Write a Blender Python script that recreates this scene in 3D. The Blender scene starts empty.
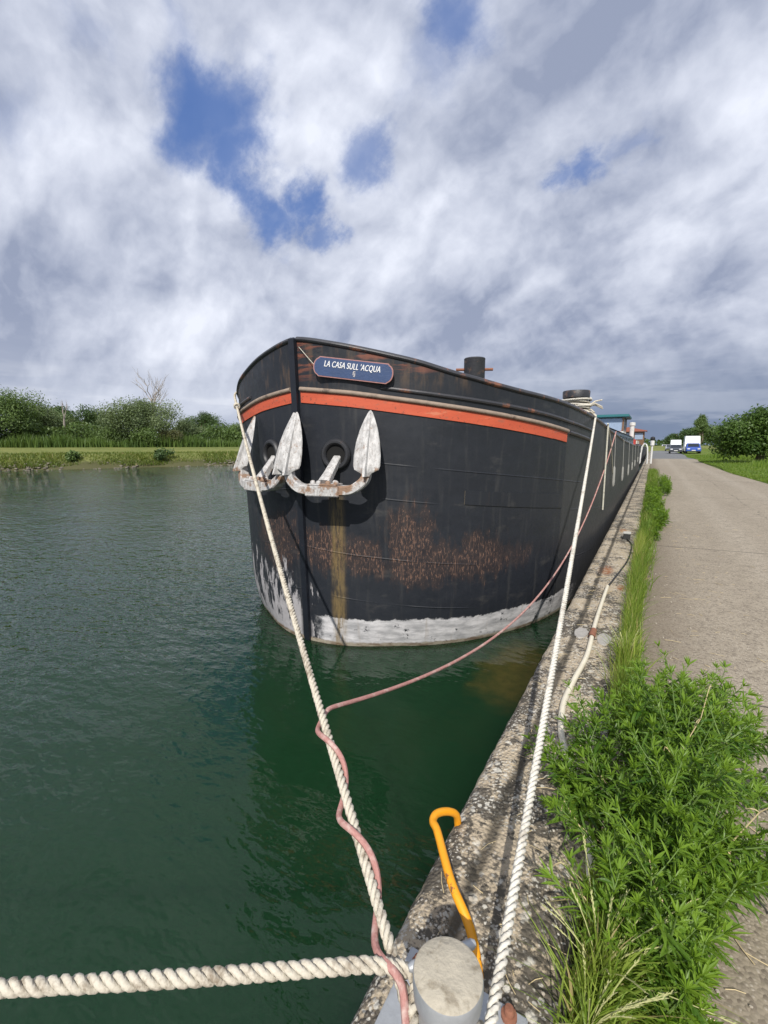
import bpy, bmesh, math, random
import numpy as np
from math import sin, cos, pi, radians, hypot, atan2, sqrt, exp
from mathutils import Vector, Matrix, Quaternion

S = bpy.context.scene
C = S.collection
rnd = random.Random(7)

# ------------------------------------------------------------------ camera, sky, sun, exposure
PSI, TH, FPX, CAMZ = radians(30.594), radians(8.468), 450.0, 2.25
cam = bpy.data.cameras.new("camera")
cam.sensor_fit = 'VERTICAL'
cam.sensor_height = 36.0
cam.lens = FPX / 1024 * 36.0
cam.clip_start, cam.clip_end = 0.02, 9000
co = bpy.data.objects.new("camera", cam)
C.objects.link(co)
co.location = (0, 0, CAMZ)
co.rotation_euler = (radians(90) - TH, 0, PSI)
S.camera = co

SUN_AZ, SUN_EL = radians(20), radians(42)      # azimuth measured from -Y towards +X (behind the camera, to the right)
sd = Vector((sin(SUN_AZ) * cos(SUN_EL), -cos(SUN_AZ) * cos(SUN_EL), sin(SUN_EL)))
sun = bpy.data.lights.new("sun", 'SUN')
sun.energy = 4.3
sun.angle = radians(0.6)
sun.color = (1.0, 0.95, 0.87)
so = bpy.data.objects.new("sun", sun)
C.objects.link(so)
so.location = (8, -20, 30)
so.rotation_euler = sd.to_track_quat('Z', 'Y').to_euler()

S.view_settings.view_transform = 'Standard'
S.view_settings.look = 'None'
S.view_settings.gamma = 1
S.view_settings.use_curve_mapping = False
S.view_settings.exposure = 0.17


class NT:
    """small node-graph writer"""
    def __init__(s, tree):
        s.t = tree
        s.n = tree.nodes
        s.l = tree.links
    def add(s, typ, **kw):
        nd = s.n.new(typ)
        for k, v in kw.items():
            setattr(nd, k, v)
        return nd
    def put(s, sock, v):
        if v is None:
            return
        if isinstance(v, bpy.types.NodeSocket):
            s.l.new(v, sock)
        elif isinstance(v, (tuple, list)):
            d = sock.default_value
            sock.default_value = tuple(v) + (1,) if len(d) == 4 and len(v) == 3 else tuple(v)
        else:
            sock.default_value = v
    def math(s, op, a, b=None, c=None, clamp=False):
        nd = s.add('ShaderNodeMath', operation=op, use_clamp=clamp)
        for i, v in enumerate((a, b, c)):
            s.put(nd.inputs[i], v)
        return nd.outputs[0]
    def vmath(s, op, a, b=None, out=0):
        nd = s.add('ShaderNodeVectorMath', operation=op)
        s.put(nd.inputs[0], a)
        if b is not None:
            s.put(nd.inputs[1], b)
        return nd.outputs[out]
    def mix(s, f, a, b, mode='MIX'):
        nd = s.add('ShaderNodeMix', data_type='RGBA', blend_type=mode)
        s.put(nd.inputs[0], f)
        s.put(nd.inputs[6], a)
        s.put(nd.inputs[7], b)
        return nd.outputs[2]
    def mixs(s, f, a, b):
        nd = s.add('ShaderNodeMixShader')
        s.put(nd.inputs[0], f)
        s.l.new(a, nd.inputs[1])
        s.l.new(b, nd.inputs[2])
        return nd.outputs[0]
    def step(s, v, a, b, lo=0.0, hi=1.0):
        nd = s.add('ShaderNodeMapRange', interpolation_type='SMOOTHSTEP')
        s.put(nd.inputs[0], v)
        for i, x in zip((1, 2, 3, 4), (a, b, lo, hi)):
            s.put(nd.inputs[i], x)
        return nd.outputs[0]
    def lin(s, v, a, b, lo=0.0, hi=1.0):
        nd = s.add('ShaderNodeMapRange')
        s.put(nd.inputs[0], v)
        for i, x in zip((1, 2, 3, 4), (a, b, lo, hi)):
            s.put(nd.inputs[i], x)
        return nd.outputs[0]
    dims = '3D'
    def noise(s, vec, scale, detail=4, rough=.55, dist=0.0, out=0):
        nd = s.add('ShaderNodeTexNoise', noise_dimensions=s.dims)
        s.put(nd.inputs['Vector'], vec)
        s.put(nd.inputs['Scale'], scale)
        nd.inputs['Detail'].default_value = detail
        nd.inputs['Roughness'].default_value = rough
        nd.inputs['Distortion'].default_value = dist
        return nd.outputs[out]
    def voro(s, vec, scale, out='Distance', feature='F1'):
        nd = s.add('ShaderNodeTexVoronoi', feature=feature)
        s.put(nd.inputs['Vector'], vec)
        nd.inputs['Scale'].default_value = scale
        return nd.outputs[out]
    def mapping(s, vec, loc=(0, 0, 0), rot=(0, 0, 0), scale=(1, 1, 1)):
        nd = s.add('ShaderNodeMapping')
        s.put(nd.inputs[0], vec)
        nd.inputs[1].default_value = loc
        nd.inputs[2].default_value = rot
        nd.inputs[3].default_value = scale
        return nd.outputs[0]
    def sep(s, vec):
        nd = s.add('ShaderNodeSeparateXYZ')
        s.put(nd.inputs[0], vec)
        return nd.outputs
    def comb(s, x, y, z):
        nd = s.add('ShaderNodeCombineXYZ')
        for i, v in enumerate((x, y, z)):
            s.put(nd.inputs[i], v)
        return nd.outputs[0]
    def bump(s, h, strength=.3, dist=.01, normal=None):
        nd = s.add('ShaderNodeBump')
        s.put(nd.inputs['Height'], h)
        nd.inputs['Strength'].default_value = strength
        nd.inputs['Distance'].default_value = dist
        if normal is not None:
            s.put(nd.inputs['Normal'], normal)
        return nd.outputs[0]


def pix_dir(px, py):
    """world direction that the photograph shows at a pixel (used once, to lay out the sky)"""
    F = Vector((-sin(PSI) * cos(TH), cos(PSI) * cos(TH), -sin(TH)))
    R = Vector((cos(PSI), sin(PSI), 0))
    U = R.cross(F)
    return (F + R * ((px - 384) / FPX) - U * ((py - 512) / FPX)).normalized()


def build_world():
    w = bpy.data.worlds.new("World")
    S.world = w
    w.use_nodes = True
    g = NT(w.node_tree)
    g.dims = '2D'
    g.n.clear()
    K = 10.0                                    # colours below are radiance; Background strength is 0.1
    sky = g.add('ShaderNodeTexSky', sky_type='NISHITA')
    sky.sun_disc = False
    sky.sun_elevation = SUN_EL
    sky.sun_rotation = radians(180) - SUN_AZ
    sky.air_density = 1.0
    sky.dust_density = 0.6
    d = g.add('ShaderNodeTexCoord').outputs['Generated']
    x, y, z = g.sep(d)
    zc = g.math('MAXIMUM', z, 0.0)
    den = g.math('DIVIDE', g.math('ADD', zc, 1.0), 1.9)      # conformal, so cloud does not smear along any one direction
    p = g.comb(g.math('DIVIDE', x, den), g.math('DIVIDE', y, den), 0.0)
    p = g.mapping(p, rot=(0, 0, .25), scale=(1.0, 1.25, 1))
    warp = g.noise(p, 2.0, 5, .6, out=1)
    pw = g.vmath('ADD', p, g.vmath('MULTIPLY', g.vmath('SUBTRACT', warp, (.5, .5, .5)), (.12, .12, .0)))
    def billow(vec, sc, det):
        nd = g.add('ShaderNodeTexVoronoi', feature='F1', voronoi_dimensions='2D')
        g.put(nd.inputs['Vector'], vec)
        nd.inputs['Scale'].default_value = sc
        nd.inputs['Detail'].default_value = det
        nd.inputs['Roughness'].default_value = .52
        nd.inputs['Lacunarity'].default_value = 2.1
        nd.normalize = True
        return g.math('SUBTRACT', 1.0, nd.outputs['Distance'])
    def dens(vec):
        a = g.noise(g.mapping(vec, loc=(3.1, 1.7, 0)), 2.4, 10, .545)
        b_ = billow(g.mapping(vec, loc=(.7, 2.9, 1)), 3.4, 3)
        return g.math('ADD', g.math('MULTIPLY', a, .72), g.math('MULTIPLY', b_, .30))
    D = dens(pw)
    D2 = dens(g.vmath('ADD', pw, (.020, -.050, 0)))
    relief = g.math('SUBTRACT', D, D2)
    n2 = g.noise(g.mapping(pw, loc=(8.3, 4.2, 2)), 3.6, 9, .54)
    n3 = g.noise(g.mapping(pw, loc=(1.0, 9.2, 5)), 1.25, 4, .5)
    # gaps of blue: directions in the sky, ragged by the noise
    wa = g.vmath('MULTIPLY', g.vmath('SUBTRACT', g.noise(p, 4.2, 9, .62, out=1), (.5, .5, .5)), (.20, .20, .20))
    wb = g.vmath('MULTIPLY', g.vmath('SUBTRACT', g.noise(p, 1.5, 2, .5, out=1), (.5, .5, .5)), (.06, .06, .06))
    dn = g.vmath('NORMALIZE', g.vmath('ADD', d, g.vmath('ADD', wa, wb)))
    hole = None
    for (px, py, r, wgt) in [(200, 100, .105, 1.0), (222, 120, .10, 1.0), (240, 160, .09, 1.0), (268, 203, .085, 1.0), (302, 190, .075, 1.0), (325, 222, .05, .8), (168, 75, .06, .5), (178, 22, .07, .6),
                             (372, 140, .07, .8), (585, 162, .062, .9), (625, 155, .05, .7), (560, 172, .05, .8), (448, 20, .09, .85), (428, 80, .09, .55),
                             (70, 48, .06, .5), (700, 35, .06, .3), (240, 262, .05, .45), (15, 110, .07, .35), (480, 60, .06, .4)]:
        v = pix_dir(px, py)
        dist = g.vmath('DISTANCE', dn, tuple(v), out=1)
        m = g.step(dist, r * 1.45, r * .15, 0, wgt)
        hole = m if hole is None else g.math('MAXIMUM', hole, m)
    beh = g.step(y, -.15, -.5)                  # broken cloud behind the camera, where the sun stands
    far_hole = g.math('MULTIPLY', g.step(n3, .50, .62), beh)
    hole = g.math('MAXIMUM', hole, far_hole)
    hole = g.math('MULTIPLY', hole, g.step(g.math('SUBTRACT', hole, g.math('MULTIPLY', g.math('SUBTRACT', D, .5), 2.4)), .02, .80), clamp=True)
    # light and dark in the cloud layer: thin cloud is bright, thick cloud is grey underneath, sunward flanks are white
    lum = g.math('ADD', .53, g.math('MULTIPLY', relief, 4.0))
    lum = g.math('ADD', lum, g.math('MULTIPLY', g.math('SUBTRACT', .53, D), 2.0))
    lum = g.math('ADD', lum, g.math('MULTIPLY', g.math('SUBTRACT', n3, .5), 1.5))
    lum = g.math('ADD', lum, g.math('MULTIPLY', g.math('SUBTRACT', n2, .5), .8))
    slab = g.noise(g.mapping(pw, loc=(2.2, 7.7, 3), rot=(0, 0, .4), scale=(1.0, 1.35, 1)), 2.4, 9, .56)
    lum = g.math('SUBTRACT', lum, g.math('MULTIPLY', g.step(slab, .50, .72), .26))
    lum = g.lin(lum, -.12, 1.02)
    dark = (.285 * K, .328 * K, .450 * K)
    lite = (.79 * K, .825 * K, .925 * K)
    cl = g.mix(lum, dark, lite)
    blue = g.mix(.75, sky.outputs[0], (.060 * K, .155 * K, .46 * K))
    col = g.mix(g.math('MULTIPLY', hole, .90), cl, blue)
    # towards the horizon: rain-grey straight ahead along the quay, paler grey over the far bank
    low = g.step(z, .23, .03)
    ahead = g.step(g.vmath('DOT_PRODUCT', d, tuple(Vector((.10, .99, 0.0)).normalized()), out=1), .80, .985)
    hz = g.mix(ahead, (.50 * K, .545 * K, .65 * K), (.175 * K, .225 * K, .335 * K))
    g.dims = '3D'
    stre = g.noise(g.mapping(d, scale=(2.2, 2.2, 15)), 2.0, 5, .58)
    hz = g.mix(g.math('MULTIPLY', g.step(stre, .50, .66), g.math('SUBTRACT', .75, g.math('MULTIPLY', ahead, .55))), hz, (.72 * K, .75 * K, .82 * K))
    hz = g.mix(g.math('MULTIPLY', g.step(stre, .46, .34), .4), hz, (.29 * K, .335 * K, .44 * K))
    col = g.mix(g.math('MULTIPLY', low, g.math('ADD', .62, g.math('MULTIPLY', ahead, .33))), col, hz)
    col = g.mix(g.step(z, 0.0, -.03), col, (.10 * K, .12 * K, .11 * K))
    bg = g.add('ShaderNodeBackground')
    g.put(bg.inputs[0], col)
    bg.inputs[1].default_value = 0.1
    out = g.add('ShaderNodeOutputWorld')
    g.l.new(bg.outputs[0], out.inputs[0])
    w.cycles.sampling_method = 'MANUAL'
    w.cycles.sample_map_resolution = 1024


build_world()

# ------------------------------------------------------------------ mesh helpers
class MB:
    def __init__(s):
        s.v = []
        s.f = []
        s.uv = {}
        s.col = []
    def grid(s, rows, close_u=False, close_v=False, uv=None):
        """rows: list of lists of points"""
        o = len(s.v)
        nr, nc = len(rows), len(rows[0])
        for r in rows:
            s.v.extend([tuple(p) for p in r])
        for i in range(nr if close_v else nr - 1):
            for j in range(nc if close_u else nc - 1):
                a, b = i, (i + 1) % nr
                c, d = j, (j + 1) % nc
                s.f.append((o + a * nc + c, o + a * nc + d, o + b * nc + d, o + b * nc + c))
        if uv:
            for i in range(nr):
                for j in range(nc):
                    s.uv[o + i * nc + j] = uv[i][j]
        return o
    def poly(s, pts):
        o = len(s.v)
        s.v.extend([tuple(p) for p in pts])
        s.f.append(tuple(range(o, o + len(pts))))
    def box(s, lo, hi, M=None, taper=1.0):
        x0, y0, z0 = lo
        x1, y1, z1 = hi
        cx, cy = (x0 + x1) / 2, (y0 + y1) / 2
        P = []
        for z, t in ((z0, 1.0), (z1, taper)):
            for x, y in ((x0, y0), (x1, y0), (x1, y1), (x0, y1)):
                P.append(Vector((cx + (x - cx) * t, cy + (y - cy) * t, z)))
        if M is not None:
            P = [M @ p for p in P]
        o = len(s.v)
        s.v.extend([tuple(p) for p in P])
        for q in ((0, 3, 2, 1), (4, 5, 6, 7), (0, 1, 5, 4), (1, 2, 6, 5), (2, 3, 7, 6), (3, 0, 4, 7)):
            s.f.append(tuple(o + i for i in q))
    def tube(s, path, r, n=8, caps=True, flat=1.0, closed=False):
        path = [Vector(p) for p in path]
        rad = r if isinstance(r, (list, tuple)) else [r] * len(path)
        fr = frames(path)
        rows = []
        for p, (t, u, v), rr in zip(path, fr, rad):
            rows.append([p + u * (rr * cos(2 * pi * k / n)) + v * (rr * flat * sin(2 * pi * k / n)) for k in range(n)])
        o = s.grid(rows, close_u=True, close_v=closed)
        if caps and not closed:
            s.f.append(tuple(o + k for k in reversed(range(n))))
            b = o + (len(rows) - 1) * n
            s.f.append(tuple(b + k for k in range(n)))
    def lathe(s, prof, n=32, centre=(0, 0, 0)):
        cx, cy, cz = centre
        rows = []
        for r, z in prof:
            rows.append([(cx + r * cos(2 * pi * k / n), cy + r * sin(2 * pi * k / n), cz + z) for k in range(n)])
        o = s.grid(rows, close_u=True)
        if prof[0][0] > 1e-4:
            s.f.append(tuple(o + k for k in reversed(range(n))))
        if prof[-1][0] > 1e-4:
            b = o + (len(rows) - 1) * n
            s.f.append(tuple(b + k for k in range(n)))
    def build(s, name, mat, parent=None, smooth=True, angle=40, bevel=0, M=None, tint=None):
        me = bpy.data.meshes.new(name)
        me.from_pydata(s.v, [], s.f)
        if s.uv:
            ul = me.uv_layers.new(name="UVMap")
            for lp in me.loops:
                ul.data[lp.index].uv = s.uv.get(lp.vertex_index, (0, 0))
        if s.col:
            at = me.attributes.new("tint", 'FLOAT', 'FACE')
            at.data.foreach_set('value', s.col[:len(me.polygons)])
        if M is not None:
            me.transform(M)
        me.validate()
        me.update()
        o = bpy.data.objects.new(name, me)
        C.objects.link(o)
        if mat:
            me.materials.append(mat)
        if bevel:
            bm = bmesh.new()
            bm.from_mesh(me)
            es = [e for e in bm.edges if len(e.link_faces) == 2 and e.calc_face_angle(0) > radians(50)]
            bmesh.ops.bevel(bm, geom=es, offset=bevel, segments=2, affect='EDGES', clamp_overlap=True)
            bm.to_mesh(me)
            bm.free()
        if smooth:
            me.shade_smooth()
            if angle < 180:
                me.set_sharp_from_angle(angle=radians(angle))
        if parent:
            o.parent = parent
        return o


def frames(path):
    out = []
    n = len(path)
    t = (path[1] - path[0]).normalized()
    up = Vector((0, 0, 1)) if abs(t.z) < .9 else Vector((0, 1, 0))
    u = t.cross(up).normalized()
    v = u.cross(t).normalized()
    for i in range(n):
        a, b = path[max(i - 1, 0)], path[min(i + 1, n - 1)]
        nt = (b - a).normalized()
        q = t.rotation_difference(nt)
        u = (q @ u).normalized()
        t = nt
        v = t.cross(u).normalized()
        u = v.cross(t).normalized()
        out.append((t, u, v))
    return out


def spline(pts, per=12):
    P = [np.array(p, float) for p in pts]
    P = [2 * P[0] - P[1]] + P + [2 * P[-1] - P[-2]]
    out = []
    for i in range(1, len(P) - 2):
        p0, p1, p2, p3 = P[i - 1], P[i], P[i + 1], P[i + 2]
        for k in range(per):
            t = k / per
            out.append(.5 * (2 * p1 + (p2 - p0) * t + (2 * p0 - 5 * p1 + 4 * p2 - p3) * t * t + (3 * p1 - p0 - 3 * p2 + p3) * t ** 3))
    out.append(P[-2])
    return out


def resample(pts, step):
    P = np.array([tuple(p) for p in pts], float)
    L = np.concatenate([[0], np.cumsum(np.linalg.norm(np.diff(P, axis=0), axis=1))])
    n = max(2, int(L[-1] / step))
    q = np.linspace(0, L[-1], n + 1)
    return [Vector((np.interp(t, L, P[:, 0]), np.interp(t, L, P[:, 1]), np.interp(t, L, P[:, 2]))) for t in q]


def smooth_path(P, it=6):
    P = [Vector(p) for p in P]
    for _ in range(it):
        P = [P[0]] + [(P[i - 1] + P[i] * 2 + P[i + 1]) / 4 for i in range(1, len(P) - 1)] + [P[-1]]
    return P


def tag(o, label=None, cat=None, group=None, kind=None):
    if label: o['label'] = label
    if cat: o['category'] = cat
    if group: o['group'] = group
    if kind: o['kind'] = kind
    return o


def empty(name, loc, label=None, cat=None, group=None, rz=0):
    o = bpy.data.objects.new(name, None)
    o.empty_display_size = .2
    C.objects.link(o)
    o.location = loc
    o.rotation_euler = (0, 0, rz)
    return tag(o, label, cat, group)


def kids(o):
    return [c for c in bpy.data.objects if c.parent == o]


def copy_tree(o, parent=None):
    c = o.copy()
    C.objects.link(c)
    if parent: c.parent = parent
    for k in kids(o):
        copy_tree(k, c)
    return c


# ------------------------------------------------------------------ materials
def mat(name, col=(.5, .5, .5), rough=.6, metal=0.0, var=.0, vscale=8.0, bump=0.0, bscale=40.0, spec=.5, col2=None, thresh=(.45, .6), c2scale=6.0, coat=0.0):
    m = bpy.data.materials.new(name)
    m.use_nodes = True
    g = NT(m.node_tree)
    b = g.n['Principled BSDF']
    tc = g.add('ShaderNodeTexCoord').outputs['Object']
    c = None
    if var:
        n = g.noise(tc, vscale, 6, .6)
        lo = tuple(x * (1 - var) for x in col)
        hi = tuple(min(1, x * (1 + var)) for x in col)
        c = g.mix(n, lo, hi)
    if col2:
        n = g.noise(tc, c2scale, 7, .65, .3)
        c = g.mix(g.step(n, *thresh), c if c is not None else tuple(col), tuple(col2))
    g.put(b.inputs['Base Color'], c if c is not None else tuple(col))
    b.inputs['Roughness'].default_value = rough
    b.inputs['Metallic'].default_value = metal
    b.inputs['Specular IOR Level'].default_value = spec
    if coat: b.inputs['Coat Weight'].default_value = coat
    if bump:
        g.put(b.inputs['Normal'], g.bump(g.noise(tc, bscale, 5, .6), bump, .01))
    return m


def leaf_mat(name, a, b_, trans=.35, rough=.5, dead=None):
    m = bpy.data.materials.new(name)
    m.use_nodes = True
    g = NT(m.node_tree)
    b = g.n['Principled BSDF']
    out = g.n['Material Output']
    at = g.add('ShaderNodeAttribute', attribute_name='tint').outputs['Fac']
    tc = g.add('ShaderNodeTexCoord').outputs['Object']
    n = g.noise(tc, .7, 3, .5)
    f = g.math('ADD', g.math('MULTIPLY', at, .75), g.math('MULTIPLY', g.math('SUBTRACT', n, .5), .7), clamp=True)
    c = g.mix(f, a, b_)
    if dead:
        c = g.mix(g.step(at, .955, .97), c, dead)
    g.put(b.inputs['Base Color'], c)
    b.inputs['Roughness'].default_value = rough
    b.inputs['Specular IOR Level'].default_value = .35
    tr = g.add('ShaderNodeBsdfTranslucent')
    g.put(tr.inputs[0], g.mix(.5, c, (b_[0] * 1.5, b_[1] * 1.4, b_[2] * .6)))
    g.l.new(g.mixs(trans, b.outputs[0], tr.outputs[0]), out.inputs[0])
    return m


def m_hull():
    m = bpy.data.materials.new("hull paint")
    m.use_nodes = True
    g = NT(m.node_tree)
    b = g.n['Principled BSDF']
    uv = g.add('ShaderNodeTexCoord').outputs['UV']
    s, z, _ = g.sep(uv)
    fine = g.noise(uv, 14, 8, .65)
    big = g.noise(uv, 1.3, 5, .55)
    ver = g.noise(g.mapping(uv, scale=(11, .9, 1)), 1.0, 7, .6)              # streaks running down the plates
    c = g.mix(big, (.0095, .0115, .0165), (.022, .0255, .033))
    c = g.mix(g.math('MULTIPLY', g.step(ver, .52, .72), .5), c, (.05, .05, .05))
    sm = g.noise(g.mapping(uv, loc=(6, 1, 0), scale=(1.4, 3.5, 1)), 1.6, 8, .68)
    c = g.mix(g.step(sm, .56, .74, 0, .45), c, (.075, .072, .068))
    # dusty, greyer plating abaft of the plate edge
    aft = g.step(s, 3.36, 3.40)
    c = g.mix(g.math('MULTIPLY', aft, g.lin(fine, .3, .8, .30, .65)), c, (.055, .056, .057))
    stb = g.step(s, -.05, -.12)
    # brown streaks on the bulwark
    bul = g.math('MULTIPLY', g.step(z, 2.72, 2.95), g.step(g.math('ABSOLUTE', s), 3.4, 2.4))
    streak = g.noise(g.mapping(uv, loc=(4, 0, 0), scale=(9, 1.6, 1)), 1.0, 8, .65)
    c = g.mix(g.math('MULTIPLY', bul, g.step(streak, .50, .66, 0, .55)), c, (.11, .072, .046))
    rub = g.noise(g.mapping(uv, loc=(7, 2, 0), scale=(1.1, 7, 1)), 2.2, 7, .62)
    top = g.math('MULTIPLY', g.step(z, 2.86, 3.05), g.step(s, 1.75, 1.2))
    top = g.math('MULTIPLY', top, g.step(s, -.02, .05))
    c = g.mix(g.math('MULTIPLY', top, g.step(rub, .50, .62, 0, .85)), c, g.mix(fine, (.10, .045, .03), (.27, .085, .05)))
    # flaking paint over rust, a band at mid height
    wob = g.math('MULTIPLY', g.math('SUBTRACT', g.noise(uv, 2.6, 3, .5), .5), .85)
    zz = g.math('ADD', z, wob)
    band = g.math('MULTIPLY', g.step(zz, .66, .86), g.step(zz, 1.36, 1.10))
    sband = g.math('MULTIPLY', g.step(s, -.10, .12), g.step(s, 2.9, 1.9))
    sstb = g.math('MULTIPLY', g.step(s, -1.5, -.3), stb)
    flake = g.noise(g.mapping(uv, scale=(62, 15, 1)), 1.0, 5, .74)
    patch = g.noise(g.mapping(uv, loc=(9, 3, 0)), 3.1, 4, .55)
    pm = None
    for (s0, z0, ws, wz, kk) in ((.28, 1.12, .30, .30, 1), (.72, 1.02, .34, .26, .9), (1.20, 1.20, .26, .52, 1), (1.5, .98, .34, .30, .9), (2.0, 1.02, .42, .32, .9), (2.5, .98, .34, .18, .6), (-.45, 1.15, .5, .4, .8)):
        q_ = g.vmath('LENGTH', g.vmath('DIVIDE', g.vmath('SUBTRACT', uv, (s0, z0, 0)), (ws * 1.35, wz * 1.1, 1)), out=1)
        q_ = g.math('MULTIPLY', g.step(g.math('ADD', q_, g.math('MULTIPLY', g.math('SUBTRACT', g.noise(g.mapping(uv, scale=(9, 3, 1)), 1.0, 6, .68), .5), 2.4)), 1.15, .30), kk)
        pm = q_ if pm is None else g.math('MAXIMUM', pm, q_)
    thr = g.lin(pm, 0, 1, .68, .505)
    fl = g.step(g.math('SUBTRACT', flake, thr), 0, .07)
    drip = g.noise(g.mapping(uv, loc=(3, 0, 0), scale=(42, 2.6, 1)), 1.0, 5, .65)
    fl = g.math('MAXIMUM', fl, g.math('MULTIPLY', g.step(drip, .56, .68), g.math('MULTIPLY', g.step(pm, .25, .7), .65)))
    fl = g.math('MULTIPLY', fl, g.step(pm, .02, .15))
    rustc = g.mix(g.noise(uv, 30, 3, .6), (.12, .060, .040), (.29, .175, .125))
    c = g.mix(g.math('MULTIPLY', g.step(pm, .1, .8), g.lin(fine, .3, .7, .18, .55)), c, (.055, .034, .026))
    c = g.mix(g.math('MULTIPLY', fl, .75), c, rustc)
    # white boot-topping, knocked about
    edge = g.math('ADD', z, g.math('MULTIPLY', g.math('SUBTRACT', g.noise(uv, 9, 8, .68), .5), .13))
    edge = g.math('ADD', edge, g.math('MULTIPLY', g.math('SUBTRACT', g.noise(uv, 1.6, 2, .5), .5), .12))
    boot = g.math('MULTIPLY', g.step(edge, .335, .315), g.step(g.math('ADD', s, g.math('MULTIPLY', g.math('SUBTRACT', fine, .5), .3)), .10, .26))
    boot = g.math('MULTIPLY', boot, g.step(g.noise(uv, 6.5, 9, .74), .36, .43))
    boot = g.math('MULTIPLY', boot, g.step(g.math('ADD', s, g.math('MULTIPLY', g.math('SUBTRACT', fine, .5), 1.2)), 4.2, 3.5))
    grime = g.noise(g.mapping(uv, scale=(2.6, 9, 1)), 1.6, 7, .65)
    white = g.mix(g.step(grime, .3, .7), (.29, .29, .30), (.60, .59, .60))
    white = g.mix(g.step(g.noise(g.mapping(uv, scale=(12, 1, 1)), 1.1, 6, .6), .56, .75, 0, .5), white, (.27, .22, .17))
    c = g.mix(boot, c, white)
    # scuffed undercoat on the starboard bow and along the stem
    scn = g.noise(g.mapping(uv, loc=(2, 5, 0), scale=(7.5, 2.0, 1)), 1.0, 9, .70)
    scz = g.lin(z, 0, 1.15, .36, .66)
    sc = g.math('MULTIPLY', g.step(g.math('SUBTRACT', scn, scz), -.01, .05), g.step(z, 1.2, .9))
    sc = g.math('MULTIPLY', sc, stb)
    sc2 = g.math('MULTIPLY', g.step(g.math('SUBTRACT', scn, g.lin(z, 0, 1.0, .47, .66)), -.01, .04), g.math('MULTIPLY', g.step(s, .20, .14), g.step(z, 1.05, .8)))
    sc2 = g.math('MULTIPLY', sc2, g.step(s, .04, .08))
    c = g.mix(g.math('MULTIPLY', g.math('MAXIMUM', sc, sc2), .85), c, g.mix(fine, (.26, .25, .26), (.55, .53, .54)))
    # ochre stain running down from the hawse pipe
    sx = g.math('ADD', s, g.math('MULTIPLY', g.math('SUBTRACT', g.noise(g.mapping(uv, scale=(2, 3, 1)), 2, 4, .6), .5), .05))
    st = g.math('MULTIPLY', g.step(sx, .315, .39), g.step(sx, .545, .45))
    st = g.math('MULTIPLY', st, g.step(z, 1.95, 1.5))
    st = g.math('MULTIPLY', st, g.step(g.noise(g.mapping(uv, scale=(30, 3.5, 1)), 1.0, 9, .72), .36, .60, .10, .85))
    c = g.mix(st, c, g.mix(fine, (.105, .075, .032), (.25, .175, .075)))
    # pale scratches along the plates
    scr = g.noise(g.mapping(uv, loc=(1, 1, 0), scale=(1.0, 55, 1)), 1.0, 5, .7)
    scm = g.math('MULTIPLY', g.step(scr, .685, .72), g.step(g.noise(uv, 2.1, 3, .5), .50, .62))
    c = g.mix(g.math('MULTIPLY', scm, g.step(z, 1.3, .9, 0, .6)), c, (.20, .195, .19))
    # thin pale waterline scum with rust
    rim = g.step(g.math('ADD', z, g.math('MULTIPLY', g.math('SUBTRACT', fine, .5), .05)), .055, .03)
    c = g.mix(g.math('MULTIPLY', rim, .9), c, g.mix(g.step(grime, .42, .6), (.33, .29, .22), (.13, .08, .04)))
    g.put(b.inputs['Base Color'], c)
    g.put(b.inputs['Roughness'], g.lin(fine, .3, .7, .42, .62))
    b.inputs['Specular IOR Level'].default_value = .4
    # plate seams, dents
    seam = None
    sag = g.math('MULTIPLY', g.math('ABSOLUTE', s), -.10)
    zs = g.math('SUBTRACT', z, sag)
    for z0 in (.62, 1.13, 1.78, 2.15):
        a = g.math('ABSOLUTE', g.math('SUBTRACT', zs, z0))
        h = g.math('MULTIPLY', g.step(a, .010, .003), g.step(g.noise(g.mapping(uv, loc=(z0 * 7, 0, 0), scale=(.9, .2, 1)), 1.0, 2, .5), .46, .56))
        seam = h if seam is None else g.math('MAXIMUM', seam, h)
    vs = g.math('ABSOLUTE', g.math('SUBTRACT', g.math('FRACT', g.math('ADD', g.math('DIVIDE', s, 3.38), 20.0)), .5))
    vs = g.step(vs, .4955, .499)
    seam = g.math('MAXIMUM', seam, vs)
    hgt = g.math('ADD', g.math('MULTIPLY', seam, -.6), g.math('MULTIPLY', g.noise(uv, 2.4, 2, .5), 1.8))
    hgt = g.math('ADD', hgt, g.math('MULTIPLY', g.math('ADD', fl, boot), .12))
    hgt = g.math('ADD', hgt, g.math('MULTIPLY', fine, .10))
    g.put(b.inputs['Normal'], g.bump(hgt, .7, .012))
    return m


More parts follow.
